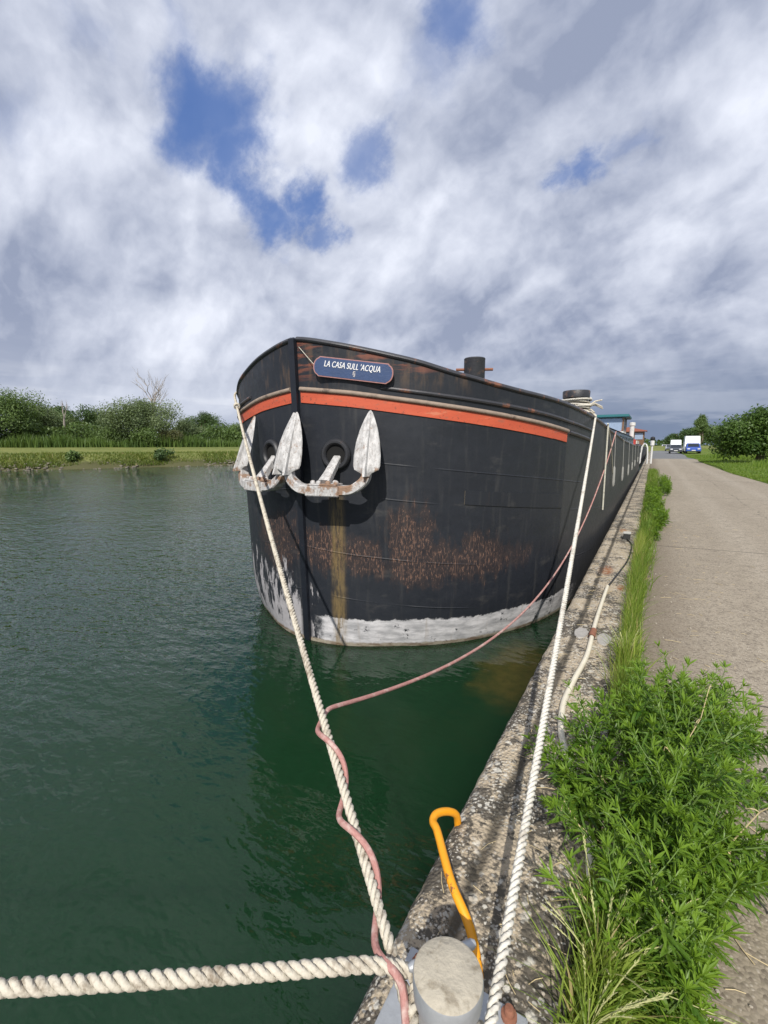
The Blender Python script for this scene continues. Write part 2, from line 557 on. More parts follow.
def m_water():
    m = bpy.data.materials.new("canal water")
    m.use_nodes = True
    g = NT(m.node_tree)
    b = g.n['Principled BSDF']
    tc = g.add('ShaderNodeTexCoord').outputs['Object']
    x, y, z = g.sep(tc)
    n = g.noise(tc, .35, 4, .5)
    c = g.mix(n, (.0056, .0245, .0092), (.0082, .0320, .0128))
    # weed growing just under the surface against the quay, by the bow
    w = g.vmath('ADD', tc, g.vmath('MULTIPLY', g.vmath('SUBTRACT', g.noise(tc, 4.0, 6, .65, out=1), (.5, .5, .5)), (.6, .6, 0)))
    dist = g.vmath('LENGTH', g.vmath('MULTIPLY', g.vmath('SUBTRACT', w, (-1.0, 4.35, 0)), (1.9, 1.0, 0)), out=1)
    c = g.mix(g.step(dist, .95, .35, 0, .85), c, g.mix(g.noise(tc, 12, 6, .65), (.022, .032, .008), (.085, .070, .018)))
    g.put(b.inputs['Base Color'], c)
    b.inputs['Roughness'].default_value = .015
    b.subsurface_method = 'BURLEY'
    b.inputs['Subsurface Weight'].default_value = 1.0
    b.inputs['Subsurface Radius'].default_value = (.6, 1.0, .8)
    b.inputs['Subsurface Scale'].default_value = 1.2
    b.inputs['IOR'].default_value = 1.36
    # ripples: small wind ripples plus a slow swell, calmer in the lee of the bow
    a = g.noise(g.mapping(tc, rot=(0, 0, .55), scale=(1.0, 2.2, 1)), 2.6, 3, .5, .12)
    a2 = g.noise(g.mapping(tc, rot=(0, 0, -.35), scale=(1.0, 1.6, 1)), 7.5, 2, .5, .2)
    sw = g.noise(g.mapping(tc, rot=(0, 0, .2), scale=(.7, 1.2, 1)), .75, 2, .5)
    gust = g.noise(tc, .16, 2, .5)
    lee = g.step(g.vmath('LENGTH', g.vmath('MULTIPLY', g.vmath('SUBTRACT', tc, (-1.6, 2.6, 0)), (1, .8, 0)), out=1), .8, 4.6, .22, 1.0)
    h = g.math('ADD', g.math('MULTIPLY', a, .75), g.math('MULTIPLY', a2, .34))
    h = g.math('MULTIPLY', h, g.math('MULTIPLY', lee, g.lin(gust, .3, .7, .7, 1.15)))
    h = g.math('ADD', h, g.math('MULTIPLY', sw, .9))
    g.put(b.inputs['Normal'], g.bump(h, .9, .07))
    return m


def m_concrete_coping():
    m = bpy.data.materials.new("lichened coping concrete")
    m.use_nodes = True
    g = NT(m.node_tree)
    b = g.n['Principled BSDF']
    tc = g.add('ShaderNodeTexCoord').outputs['Object']
    x, y, z = g.sep(tc)
    n1 = g.noise(tc, 3.2, 7, .65)
    n2 = g.noise(tc, 26, 7, .7)
    n3 = g.noise(g.mapping(tc, loc=(3, 3, 3)), 1.1, 4, .55)
    c = g.mix(n2, (.24, .19, .13), (.62, .53, .395))
    blk = g.math('MULTIPLY', g.step(g.math('ADD', n1, g.math('MULTIPLY', g.math('SUBTRACT', n2, .5), .95)), .435, .535), .90)
    c = g.mix(blk, c, g.mix(g.noise(tc, 60, 5, .7), (.030, .028, .024), (.105, .095, .08)))
    # exposed pebbles
    v = g.voro(tc, 62, 'Distance')
    peb = g.math('MULTIPLY', g.step(v, .36, .22), g.step(g.noise(tc, 9, 4, .6), .50, .62))
    c = g.mix(peb, c, g.mix(g.noise(tc, 40, 2, .5), (.28, .24, .19), (.62, .57, .50)))
    # pale lichen rosettes of several sizes
    wt = g.vmath('ADD', tc, g.vmath('MULTIPLY', g.vmath('SUBTRACT', g.noise(tc, 34, 4, .6, out=1), (.5, .5, .5)), (.03, .03, .03)))
    for sc, r, th, k in ((15, .30, .54, .8), (34, .33, .50, .85), (75, .36, .47, .8)):
        vv = g.voro(wt, sc, 'Distance')
        on = g.step(g.noise(g.mapping(tc, loc=(sc, 1, 2)), 4.5, 4, .6), th - .05, th + .03)
        li = g.math('MULTIPLY', g.step(vv, r, r - .10), on)
        c = g.mix(g.math('MULTIPLY', li, k), c, g.mix(g.noise(tc, 70, 3, .6), (.42, .40, .35), (.68, .65, .57)))
    # rusty spots where fittings were cut off
    for (px, py, r) in ((-.36, 5.7, .17), (-.17, 5.05, .09), (-.33, 8.6, .12)):
        dd = g.vmath('LENGTH', g.vmath('MULTIPLY', g.vmath('SUBTRACT', wt, (px, py, 0)), (1.6, .55, 0)), out=1)
        c = g.mix(g.math('MULTIPLY', g.step(dd, r, r * .3), g.step(n2, .38, .55)), c, (.30, .13, .06))
    # joint line between nose and top: dirt, with the rope's shadow painted in dark
    c = g.mix(g.math('MULTIPLY', g.step(g.math('ABSOLUTE', g.math('ADD', x, g.math('ADD', .415, g.math('MULTIPLY', g.math('SUBTRACT', n1, .5), .05)))), .035, .008), .8), c, (.035, .032, .026))
    g.put(b.inputs['Base Color'], c)
    b.inputs['Roughness'].default_value = .93
    b.inputs['Specular IOR Level'].default_value = .2
    h = g.math('ADD', g.math('MULTIPLY', n2, 1.0), g.math('MULTIPLY', g.math('SUBTRACT', .5, v), 1.0))
    h = g.math('ADD', h, g.math('MULTIPLY', n1, 1.4))
    g.put(b.inputs['Normal'], g.bump(h, .9, .010))
    return m


def m_road():
    m = bpy.data.materials.new("old concrete roadway")
    m.use_nodes = True
    g = NT(m.node_tree)
    b = g.n['Principled BSDF']
    tc = g.add('ShaderNodeTexCoord').outputs['Object']
    x, y, z = g.sep(tc)
    n1 = g.noise(g.mapping(tc, scale=(1.2, .45, 1)), .9, 6, .6)
    n2 = g.noise(tc, 9, 6, .65)
    v = g.voro(tc, 85, 'Color')
    vr, _, _ = g.sep(v)
    vd = g.voro(tc, 85, 'Distance')
    c = g.mix(n1, (.235, .200, .150), (.37, .322, .250))
    trk = g.math('ABSOLUTE', g.math('SUBTRACT', g.math('ABSOLUTE', g.math('SUBTRACT', x, 2.0)), .75))
    c = g.mix(g.math('MULTIPLY', g.step(g.math('ADD', trk, g.math('MULTIPLY', g.math('SUBTRACT', n1, .5), .6)), .32, .05), .35), c, (.40, .355, .285))
    c = g.mix(g.math('MULTIPLY', g.step(n2, .40, .70), .5), c, (.18, .152, .115))
    c = g.mix(g.math('MULTIPLY', g.step(vd, .42, .2), g.step(vr, .55, .75, 0, .75)), c, (.47, .42, .355))
    c = g.mix(g.math('MULTIPLY', g.step(vr, .3, .12), .55), c, (.10, .082, .066))
    # damp earthy margin by the weeds, worn wheel tracks
    c = g.mix(g.math('MULTIPLY', g.step(g.math('ADD', x, g.math('MULTIPLY', g.math('SUBTRACT', n2, .5), .8)), .55, .05), .6), c, (.135, .105, .075))
    jl = None
    for y0, sl, wd in ((7.55, -.06, .018), (15.2, .01, .02), (22.4, -.03, .05), (30.0, .0, .03), (38.5, .0, .03), (3.1, .02, .012)):
        a = g.math('ABSOLUTE', g.math('SUBTRACT', g.math('ADD', y, g.math('ADD', g.math('MULTIPLY', x, sl), g.math('MULTIPLY', g.math('SUBTRACT', n2, .5), .07))), y0))
        h = g.step(a, wd, wd * .4)
        jl = h if jl is None else g.math('MAXIMUM', jl, h)
    lj = g.step(g.math('ABSOLUTE', g.math('SUBTRACT', g.math('ADD', x, g.math('MULTIPLY', g.math('SUBTRACT', g.noise(tc, .6, 4, .6), .5), .5)), 2.05)), .020, .006)
    jl = g.math('MAXIMUM', jl, g.math('MULTIPLY', g.math('MULTIPLY', lj, g.step(y, 7, 9)), g.step(n2, .45, .55, .1, .55)))
    c = g.mix(g.math('MULTIPLY', jl, .8), c, (.05, .044, .036))
    ex = g.vmath('ADD', tc, g.vmath('MULTIPLY', g.vmath('SUBTRACT', g.noise(tc, 6, 4, .6, out=1), (.5, .5, .5)), (.2, .3, 0)))
    for (px, py, sx, sy) in ((.45, 10.3, .28, .10), (.38, 5.9, .20, .025), (2.6, 14.4, .6, .05)):
        dd = g.vmath('LENGTH', g.vmath('DIVIDE', g.vmath('SUBTRACT', ex, (px, py, 0)), (sx, sy, 1)), out=1)
        c = g.mix(g.step(dd, 1.0, .5, 0, .8), c, (.55, .53, .48))
    # the grey tarmac begins further along
    c = g.mix(g.step(y, 55, 58), c, g.mix(n2, (.12, .125, .13), (.20, .205, .21)))
    g.put(b.inputs['Base Color'], c)
    b.inputs['Roughness'].default_value = .9
    b.inputs['Specular IOR Level'].default_value = .25
    h = g.math('SUBTRACT', g.math('ADD', g.math('MULTIPLY', vd, -.7), g.math('MULTIPLY', n2, .4)), g.math('MULTIPLY', jl, 1.5))
    g.put(b.inputs['Normal'], g.bump(h, .6, .006))
    return m


def m_ground(name, a, b_, c_, sc=.5, soil=None):
    m = bpy.data.materials.new(name)
    m.use_nodes = True
    g = NT(m.node_tree)
    b = g.n['Principled BSDF']
    tc = g.add('ShaderNodeTexCoord').outputs['Object']
    n1 = g.noise(tc, sc, 6, .6)
    n2 = g.noise(tc, sc * 14, 6, .65)
    c = g.mix(g.step(n1, .35, .65), a, b_)
    c = g.mix(g.step(n2, .42, .68, 0, .7), c, c_)
    if soil:
        zz = g.sep(tc)[2]
        c = g.mix(g.step(g.math('ADD', zz, g.math('MULTIPLY', g.math('SUBTRACT', n2, .5), .8)), .95, .45), c, soil)
    g.put(b.inputs['Base Color'], c)
    b.inputs['Roughness'].default_value = .95
    b.inputs['Specular IOR Level'].default_value = .15
    g.put(b.inputs['Normal'], g.bump(n2, .8, .08))
    return m


def m_anchor():
    m = bpy.data.materials.new("weathered white anchor paint")
    m.use_nodes = True
    g = NT(m.node_tree)
    b = g.n['Principled BSDF']
    tc = g.add('ShaderNodeTexCoord').outputs['Object']
    n = g.noise(tc, 6, 8, .65)
    n2 = g.noise(g.mapping(tc, scale=(3, 3, .7)), 9, 7, .65)
    c = g.mix(g.step(n2, .3, .7), (.31, .305, .30), (.56, .55, .54))
    c = g.mix(g.step(g.noise(g.mapping(tc, scale=(6, 6, .5)), 5, 6, .65), .56, .70, 0, .45), c, (.18, .155, .13))
    pits = g.noise(tc, 55, 4, .6)
    c = g.mix(g.step(pits, .60, .66, 0, .65), c, (.14, .085, .055))
    c = g.mix(g.step(g.math('SUBTRACT', n, g.math('MULTIPLY', g.step(g.sep(tc)[2], .22, .0), -.10)), .575, .68, 0, .88), c, g.mix(pits, (.13, .06, .03), (.32, .18, .09)))
    g.put(b.inputs['Base Color'], c)
    b.inputs['Roughness'].default_value = .75
    g.put(b.inputs['Normal'], g.bump(g.math('ADD', n2, pits), .5, .008))
    return m


def m_stripe():
    m = bpy.data.materials.new("faded orange paint")
    m.use_nodes = True
    g = NT(m.node_tree)
    b = g.n['Principled BSDF']
    tc = g.add('ShaderNodeTexCoord').outputs['Object']
    n = g.noise(g.mapping(tc, scale=(1, 1, 4)), 3.0, 7, .65)
    n2 = g.noise(tc, 30, 5, .65)
    c = g.mix(n, (.42, .062, .030), (.62, .125, .055))
    c = g.mix(g.step(n2, .56, .68, 0, .75), c, (.15, .055, .035))
    c = g.mix(g.step(g.noise(g.mapping(tc, loc=(5, 0, 0), scale=(1, 1, 3)), 7, 8, .7), .57, .66, 0, .7), c, (.30, .11, .07))
    c = g.mix(g.step(n, .60, .70, 0, .5), c, (.58, .25, .15))
    g.put(b.inputs['Base Color'], c)
    b.inputs['Roughness'].default_value = .6
    return m


def m_rope(name, a, b_, dirt=(.16, .12, .08), k=.35, twist=False):
    m = bpy.data.materials.new(name)
    m.use_nodes = True
    g = NT(m.node_tree)
    b = g.n['Principled BSDF']
    tc = g.add('ShaderNodeTexCoord').outputs['Object']
    n = g.math('ADD', g.math('MULTIPLY', g.noise(tc, 9, 6, .7), .6), g.math('MULTIPLY', g.noise(tc, 48, 4, .6), .4))
    n2 = g.noise(tc, 160, 4, .6)
    c = g.mix(n2, a, b_)
    c = g.mix(g.step(n, .47, .66, 0, min(.9, k * 1.5)), c, dirt)
    g.put(b.inputs['Base Color'], c)
    b.inputs['Roughness'].default_value = .85
    b.inputs['Specular IOR Level'].default_value = .25
    g.put(b.inputs['Normal'], g.bump(n2, .6, .002))
    return m


M = dict(
    hull=m_hull(), water=m_water(), coping=m_concrete_coping(), road=m_road(), anchor=m_anchor(), stripe=m_stripe(),
    black=mat("black deck paint", (.022, .023, .027), .5, var=.4, bump=.3, bscale=12, col2=(.10, .05, .03), thresh=(.60, .68)),
    stem=mat("black stem paint", (.010, .012, .018), .4, var=.4, bump=.3, bscale=9, col2=(.09, .055, .04), thresh=(.64, .70)),
    cap=mat("worn black cap rail", (.035, .036, .042), .45, var=.4, bump=.3, bscale=14, col2=(.20, .085, .05), thresh=(.55, .66), c2scale=5),
    rail=mat("dull timber rubbing rail", (.27, .21, .165), .75, var=.4, vscale=14, bump=.4, col2=(.10, .075, .06), thresh=(.55, .7)),
    bitt=mat("black bollard paint with rust", (.028, .029, .034), .5, var=.4, bump=.3, col2=(.12, .075, .055), thresh=(.54, .66), c2scale=9),
    board=mat("blue name board", (.026, .055, .140), .5, var=.25, vscale=12, bump=.2),
    boardrim=mat("pink chipped board rim", (.34, .17, .16), .7, var=.4, vscale=40),
    letter=mat("white sign paint", (.74, .74, .74), .6, var=.12, vscale=60),
    galv=mat("galvanised steel", (.40, .42, .44), .5, .45, var=.25, vscale=25, bump=.15, bscale=60),
    galvtop=mat("dusty weathered steel top", (.42, .38, .30), .75, .1, var=.25, vscale=30, bump=.4, bscale=90, col2=(.22, .185, .13), thresh=(.5, .7), c2scale=16),
    rust=mat("rusted steel", (.24, .10, .06), .85, var=.5, vscale=40, bump=.5),
    yellow=mat("yellow handrail paint", (.80, .33, .012), .45, var=.12, vscale=14, bump=.1, col2=(.22, .09, .03), thresh=(.60, .66), c2scale=26),
    whitepaint=mat("white paint", (.60, .60, .58), .5, var=.2, col2=(.34, .30, .25), thresh=(.58, .7)),
    pipe=mat("cream plastic conduit", (.66, .61, .49), .5, var=.18, vscale=12, bump=.1, col2=(.40, .34, .25), thresh=(.6, .75), c2scale=14),
    cable=mat("black cable sheath", (.02, .02, .02), .5),
    socketgrey=mat("grey plastic lid", (.42, .42, .40), .5, var=.1),
    mortar=mat("grey mortar patch", (.33, .315, .29), .9, var=.3, vscale=30, bump=.5),
    rope=m_rope("off white polypropylene rope", (.48, .455, .39), (.76, .735, .67)),
    ropedark=m_rope("weathered tan rope", (.40, .365, .29), (.68, .63, .53), k=.6),
    pink=m_rope("faded red hose line", (.27, .115, .10), (.52, .29, .26), dirt=(.55, .44, .39), k=.7),
    thin=m_rope("pale hanging line", (.46, .45, .38), (.70, .68, .58)),
    fender=mat("grubby pale fender", (.27, .27, .25), .7, var=.3, vscale=9),
    deck=mat("grey deck steel", (.13, .14, .15), .7, var=.3, bump=.2),
    teal=mat("teal roof paint", (.02, .13, .14), .5, var=.2),
    cabinblue=mat("pale blue grey cabin paint", (.25, .32, .43), .5, var=.2),
    cream=mat("cream cabin paint", (.55, .52, .45), .6, var=.2),
    cabinroof=mat("pale blue roof paint", (.36, .44, .55), .5, var=.2),
    timber=mat("varnished cabin timber", (.16, .085, .045), .5, var=.4, vscale=10),
    redroof=mat("red brown roof paint", (.26, .085, .055), .6, var=.3),
    redpaint=mat("red paint", (.42, .045, .035), .5, var=.2),
    glass=mat("dark window glass", (.02, .025, .03), .06, spec=.6),
    tyre=mat("tyre rubber", (.02, .02, .02), .85),
    chrome=mat("wheel rim metal", (.45, .45, .46), .35, .8),
    carblue=mat("blue car paint", (.02, .07, .36), .35, coat=.6),
    carwhite=mat("white car paint", (.78, .79, .80), .35, coat=.5),
    cardark=mat("dark grey car paint", (.035, .04, .048), .35, coat=.6),
    carsilver=mat("silver car paint", (.42, .43, .45), .35, .3, coat=.5),
    lamp=mat("headlamp glass", (.75, .76, .78), .15),
    plate=mat("pale number plate", (.7, .7, .66), .5),
    bark=mat("tree bark", (.115, .09, .065), .9, var=.45, vscale=6, bump=.7, bscale=14),
    deadwood=mat("bleached dead wood", (.30, .265, .23), .9, var=.3, bump=.4),
    straw=mat("dry straw", (.52, .42, .24), .8, var=.3),
    grit=mat("grit", (.38, .34, .28), .9, var=.5, vscale=60),
    rock=mat("bank rubble stone", (.17, .15, .12), .95, var=.5, vscale=3, bump=.8, bscale=6),
    grass=m_ground("mown grass", (.075, .135, .018), (.12, .165, .026), (.17, .19, .04), .35),
    lawn=m_ground("dry canal bank grass", (.115, .145, .040), (.17, .185, .055), (.215, .215, .080), .25, (.085, .085, .040)),
    field=m_ground("field", (.06, .10, .02), (.10, .13, .03), (.12, .13, .05), .05),
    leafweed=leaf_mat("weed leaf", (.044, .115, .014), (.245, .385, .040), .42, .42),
    weedstem=mat("weed stem", (.12, .19, .045), .6, var=.3),
    blade=leaf_mat("grass blade", (.075, .15, .018), (.24, .33, .055), .40, .5, dead=(.42, .34, .16)),
    bladedry=leaf_mat("pale seeding grass blade", (.13, .235, .028), (.40, .47, .10), .40, .5, dead=(.50, .40, .20)),
    seed=mat("pale grass seed head", (.42, .42, .19), .7, var=.3),
    leafdark=leaf_mat("dark tree leaf", (.042, .078, .026), (.100, .165, .046), .25),  # this and the next three leaf colours are paled to stand for distance haze
    leafmid=leaf_mat("mid green tree leaf", (.075, .125, .036), (.160, .235, .068), .28),
    leafgrey=leaf_mat("grey green willow leaf", (.095, .140, .060), (.200, .250, .115), .28),
    leafbrown=leaf_mat("brownish shrub leaf", (.085, .095, .035), (.17, .17, .07), .28),
    leafsun=leaf_mat("bright shrub leaf", (.046, .098, .020), (.130, .210, .042), .30),
    reed=leaf_mat("reed blade", (.060, .110, .022), (.135, .200, .042), .3),
    rough=leaf_mat("rough bank herb", (.065, .115, .018), (.20, .23, .045), .32, dead=(.36, .30, .14)),
)

# ------------------------------------------------------------------ water, terrain, road, quay
QZ = 0.80                                    # quay level above the water

w = MB()
w.grid([[(-400, -120, 0), (-.5, -120, 0)], [(-400, 700, 0), (-.5, 700, 0)]])
tag(w.build("water", M['water'], smooth=False), kind='structure')

f = MB()
f.grid([[(-.3, -150, -1.2), (3000, -150, -1.2)], [(-.3, 4000, -1.2), (3000, 4000, -1.2)]])
f.grid([[(-3000, 690, .6), (-.3, 690, .6)], [(-3000, 4000, .6), (-.3, 4000, .6)]])
# the land on this side, one sheet to the horizon
f = MB()
f.grid([[(-.2, -60, .76), (1500, -60, .76)], [(-.2, 3000, .76), (1500, 3000, .76)]])
f.grid([[(-2500, 700, .5), (-.2, 700, .5)], [(-2500, 3000, .5), (-.2, 3000, .5)]])
tag(f.build("ground", M['field'], smooth=False), kind='structure')

rd = MB()
ys = [-20, -5, 0, 5, 10, 20, 30, 45, 60, 80, 110, 150, 220, 320, 480, 690]
rd.grid([[(-.06, y, QZ - .004), (1.3, y, QZ + .012), (2.6, y, QZ + .012), (3.75 + .18 * sin(y * .37) + (.0 if y < 60 else .5), y, QZ - .004)] for y in ys])
tag(rd.build("road", M['road']), kind='structure')

vg = MB()
rows = []
for y in np.linspace(-20, 300, 120):
    e = 3.72 + .18 * sin(y * .37) + (.0 if y < 60 else .5)
    rows.append([(e, y, QZ - .015), (e + .25, y, QZ + .03 + .02 * sin(y * 2.1)), (e + 1.2, y, QZ + .06), (e + 3, y, QZ + .12 + .05 * sin(y * .5)), (e + 8, y, QZ + .25 + .1 * sin(y * .2)), (e + 30, y, QZ + .3)])
vg.grid(rows)
tag(vg.build("grass_verge", M['grass']), kind='structure')

# quay: coping profile swept along the canal
q = MB()
prof = [(-.085, .70), (-.085, .795), (-.10, .803), (-.25, .806), (-.385, .803), (-.405, .796), (-.425, .796), (-.445, .800), (-.515, .796), (-.548, .782), (-.565, .757), (-.572, .70), (-.572, .30), (-.56, -.4)]
rows = []
qr = random.Random(3)
for y in np.concatenate([np.arange(-6, 12, .06), np.arange(12, 60, .5), np.arange(60, 700, 20)]):
    j = .0035 if y < 12 else .004
    rows.append([(x + qr.uniform(-j, j), float(y), z + qr.uniform(-j, j) * .6) for x, z in prof])
q.grid(rows)
tag(q.build("quay_wall", M['coping'], angle=60), "long concrete quay coping spotted with lichen beside the barge", "quay wall")

# far bank
BD = Vector((.404, .915, 0)).normalized()     # runs along the far bank
BN = Vector((-BD.y, BD.x, 0))                 # points inland
B0 = Vector((-49.0, 16.9, 0))
def bank(t, n, z): 
    p = B0 + BD * t + BN * n
    return (p.x, p.y, z)
bprof = [(-1.2, -.8), (0, .0), (.6, .35), (1.3, .65), (2.2, 1.0), (3.4, 1.3), (5.5, 1.45), (9, 1.72), (13, 1.95), (16, 2.0), (25, 1.9), (60, 1.6), (150, 1.5), (900, 2.0)]
b = MB()
br = random.Random(11)
ts = np.concatenate([np.arange(-120, -30, 6), np.arange(-30, 50, .7), np.arange(50, 700, 12)])
b.grid([[bank(t, n + br.uniform(-.15, .15) + .3 * sin(t * .7), z + br.uniform(-.05, .05) * (n < 6)) for n, z in bprof] for t in ts])
tag(b.build("far_bank", M['lawn'], angle=180), kind='structure')

# rubble along the far waterline
def rock_mesh(mb, c, r, R):
    o = len(mb.v)
    sc = Vector((R.uniform(.7, 1.3), R.uniform(.7, 1.3), R.uniform(.5, .9)))
    rows = []
    for i, (ph) in enumerate((-.9, -.3, .35, .95)):
        rows.append([Vector(c) + Vector((cos(a) * cos(ph) * r * sc.x, sin(a) * cos(ph) * r * sc.y, sin(ph) * r * sc.z)) * R.uniform(.8, 1.2) for a in np.linspace(0, 2 * pi, 6, endpoint=False)])
    o = mb.grid(rows, close_u=True)
    mb.f.append(tuple(o + k for k in reversed(range(6))))
    mb.f.append(tuple(o + 18 + k for k in range(6)))
rk = MB()
R = random.Random(21)
for i in range(1100):
    t = R.uniform(-30, 40)
    n = R.gauss(.45, .45)
    if sin(t * .9) + sin(t * .37 + 1) < R.uniform(-1.6, 1.0): continue
    z = max(0, min(n, 1.3)) * .52
    rock_mesh(rk, bank(t, n, z - .02), R.uniform(.05, .17), R)
tag(rk.build("bank_rubble", M['rock'], angle=30), kind='stuff')


# ------------------------------------------------------------------ foliage helpers
def blade(mb, base, h, lean, w, R, seg=3, tint=None):
    """one bent, tapering blade"""
    a = R.uniform(0, 2 * pi)
    side = Vector((cos(a), sin(a), 0))
    P = Vector(base)
    lean = Vector(lean)
    o = len(mb.v)
    tt = R.random() if tint is None else tint
    for i in range(seg + 1):
        t = i / seg
        c = P + Vector((0, 0, h * (t - .25 * t * t * min(1.6, lean.length / max(h, .01))))) + lean * (t * t)
        ww = w * (1 - t) ** .7
        if i == seg:
            mb.v.append(tuple(c))
        else:
            mb.v.append(tuple(c - side * ww * .5))
            mb.v.append(tuple(c + side * ww * .5))
    for i in range(seg - 1):
        mb.f.append((o + 2 * i, o + 2 * i + 1, o + 2 * i + 3, o + 2 * i + 2))
        mb.col.append(tt)
    e = o + 2 * (seg - 1)
    mb.f.append((e, e + 1, e + 2))
    mb.col.append(tt)


def leafcard(mb, c, size, R, tint, asp=1.7, nrm=None):
    n = Vector((R.gauss(0, 1), R.gauss(0, 1), R.gauss(0.35, .9)))
    if nrm is not None: n = n * .7 + nrm
    n.normalize()
    u = n.cross(Vector((R.gauss(0, 1), R.gauss(0, 1), R.gauss(0, 1)))).normalized()
    v = n.cross(u)
    L, Wd = size * .5 * asp, size * .5
    mb.poly([c - u * L, c - v * Wd * .9 - u * L * .1, c + u * L, c + v * Wd * .9 - u * L * .1])
    mb.col.append(tint)


def limb(mb, a, b_, r0, r1, R, n=6, wob=.06):
    a, b_ = Vector(a), Vector(b_)
    L = (b_ - a).length
    P = []
    for i in range(6):
        t = i / 5
        P.append(a.lerp(b_, t) + Vector((R.gauss(0, wob), R.gauss(0, wob), 0)) * L * sin(pi * t))
    mb.tube(P, [r0 + (r1 - r0) * i / 5 for i in range(6)], n)
    return P


def tree(name, loc, h, rad, mleaf, nleaf, lsize, label, cat='tree', group=None, seed=1, trunk_h=.25, shape='round', clumps=14, squash=1.0, asp=1.6, parts=True):
    R = random.Random(seed)
    root = empty(name, loc, label, cat, group)
    tr = MB()
    cr = MB()
    cz = h * (.5 + trunk_h * .5)
    hz = h * (1 - trunk_h) * .5
    top = h * .75
    limb(tr, (0, 0, -.2), (R.uniform(-.1, .1) * rad, R.uniform(-.1, .1) * rad, top), rad * .09 + .04, .03, R)
    cl = []
    for i in range(clumps):
        for _ in range(30):
            p = Vector((R.uniform(-1, 1), R.uniform(-1, 1), R.uniform(-1, 1)))
            if p.length < 1 and p.length > .28: break
        if shape == 'cone':
            k = 1 - .75 * (p.z * .5 + .5)
            p.x *= k; p.y *= k
        if shape == 'bush' and p.z < 0:
            p.z *= .9
        c = Vector((p.x * rad * .78, p.y * rad * .78, cz + p.z * hz * .80))
        rc = rad * R.uniform(.26, .50)
        cl.append((c, rc, R.random()))
        if c.z > 0.1 * h and i % 2 == 0:
            limb(tr, (0, 0, max(.15, c.z * .45)), c, rad * .03 + .012, .012, R, 5)
    tot = sum(rc ** 2 for _, rc, _ in cl)
    for c, rc, tn in cl:
        k = int(nleaf * rc ** 2 / tot)
        for _ in range(k):
            d = Vector((R.gauss(0, 1), R.gauss(0, 1), R.gauss(0, 1))).normalized()
            rr = rc * (R.random() ** .45) * (1 + .18 * R.gauss(0, 1))
            p = c + Vector((d.x * rr, d.y * rr, d.z * rr * .82 * squash))
            if p.z < .02: continue
            leafcard(cr, p, lsize * R.uniform(.6, 1.3), R, min(1, max(0, tn * .55 + R.random() * .45)), asp, d * .8)
    tr.build("trunk", M['bark'], root)
    cr.build("crown", mleaf, root, smooth=False)
    return root


# ------------------------------------------------------------------ far bank plants
def at_bank(px, dist, z=1.8):
    d = pix_dir(px, 445)
    v = Vector((d.x, d.y, 0)).normalized()
    return (v.x * dist, v.y * dist, z)

left = [  # px, distance, height, radius, material, shape, leaves, label, name
    (18, 72, 7.3, 4.4, 'leafmid', 'round', 4200, "rounded green tree at the left end of the far bank", 'bank_tree'),
    (-30, 70, 7.0, 4.6, 'leafmid', 'round', 3200, "green tree beyond the far bank, cut by the left picture edge", 'bank_tree'),
    (48, 76, 6.2, 3.0, 'leafgrey', 'round', 2600, "pale green tree second from left on the far bank", 'bank_tree'),
    (84, 118, 9.3, 4.6, 'leafdark', 'round', 2600, "dark tree set back behind the pale dead trunk", 'distant_tree'),
    (103, 122, 9.6, 4.2, 'leafdark', 'round', 2400, "dark tree set back just left of the big willow", 'distant_tree'),
    (66, 125, 9.8, 3.6, 'leafdark', 'round', 2000, "dark narrow tree set back left of the pale dead trunk", 'distant_tree'),
    (141, 70, 7.3, 4.5, 'leafgrey', 'round', 5600, "large grey green willow below the bare dead tree on the far bank", 'willow_tree'),
    (172, 68, 3.3, 1.7, 'leafbrown', 'bush', 1700, "brownish rounded shrub between the willow and the dark round tree", 'shrub'),
    (190, 76, 5.0, 2.6, 'leafgrey', 'round', 2200, "low grey green tree right of the brownish shrub", 'bank_tree'),
    (202, 92, 8.0, 2.6, 'leafdark', 'round', 2200, "dark round topped tree near the ship's bow on the far bank", 'bank_tree'),
    (222, 96, 6.4, 3.4, 'leafdark', 'round', 2200, "dark low tree right beside the barge's bow outline", 'bank_tree'),
    (236, 78, 4.2, 2.2, 'leafmid', 'bush', 1600, "mid green bush half hidden by the barge's bow", 'bush'),
    (151, 67, 2.7, 2.3, 'leafmid', 'bush', 1500, "low green bush at the foot of the big willow", 'bush'),
    (108, 70, 3.0, 2.0, 'leafmid', 'bush', 1500, "low green bush left of the big willow", 'bush'),
]
for i, (px, di, h, r, ml, sh, nl, lab, nm) in enumerate(left):
    tree(nm, at_bank(px, di, 1.7), h * .93, r * 1.12, M[ml], int(nl * 4.2), .135 if di < 100 else .25, lab, 'bush' if 'bush' in nm or 'shrub' in nm else 'tree',
         'trees and bushes on the far bank', 100 + i, .12 if sh == 'round' else .02, sh, 18 if di < 100 else 14)

ug = MB()
R = random.Random(91)
for i in range(30000):
    t = R.uniform(-36, 50)
    n = R.uniform(18.5, 23)
    z = 1.8 + (2.3 + .9 * sin(t * .31) + .5 * sin(t * 1.1)) * R.random()
    leafcard(ug, Vector(bank(t, n, z)), R.uniform(.16, .34), R, min(1, max(0, R.random() * .6 + .2 * sin(t * .5))), 1.5)
tag(ug.build("bank_undergrowth", M['leafmid'], smooth=False), kind='stuff')

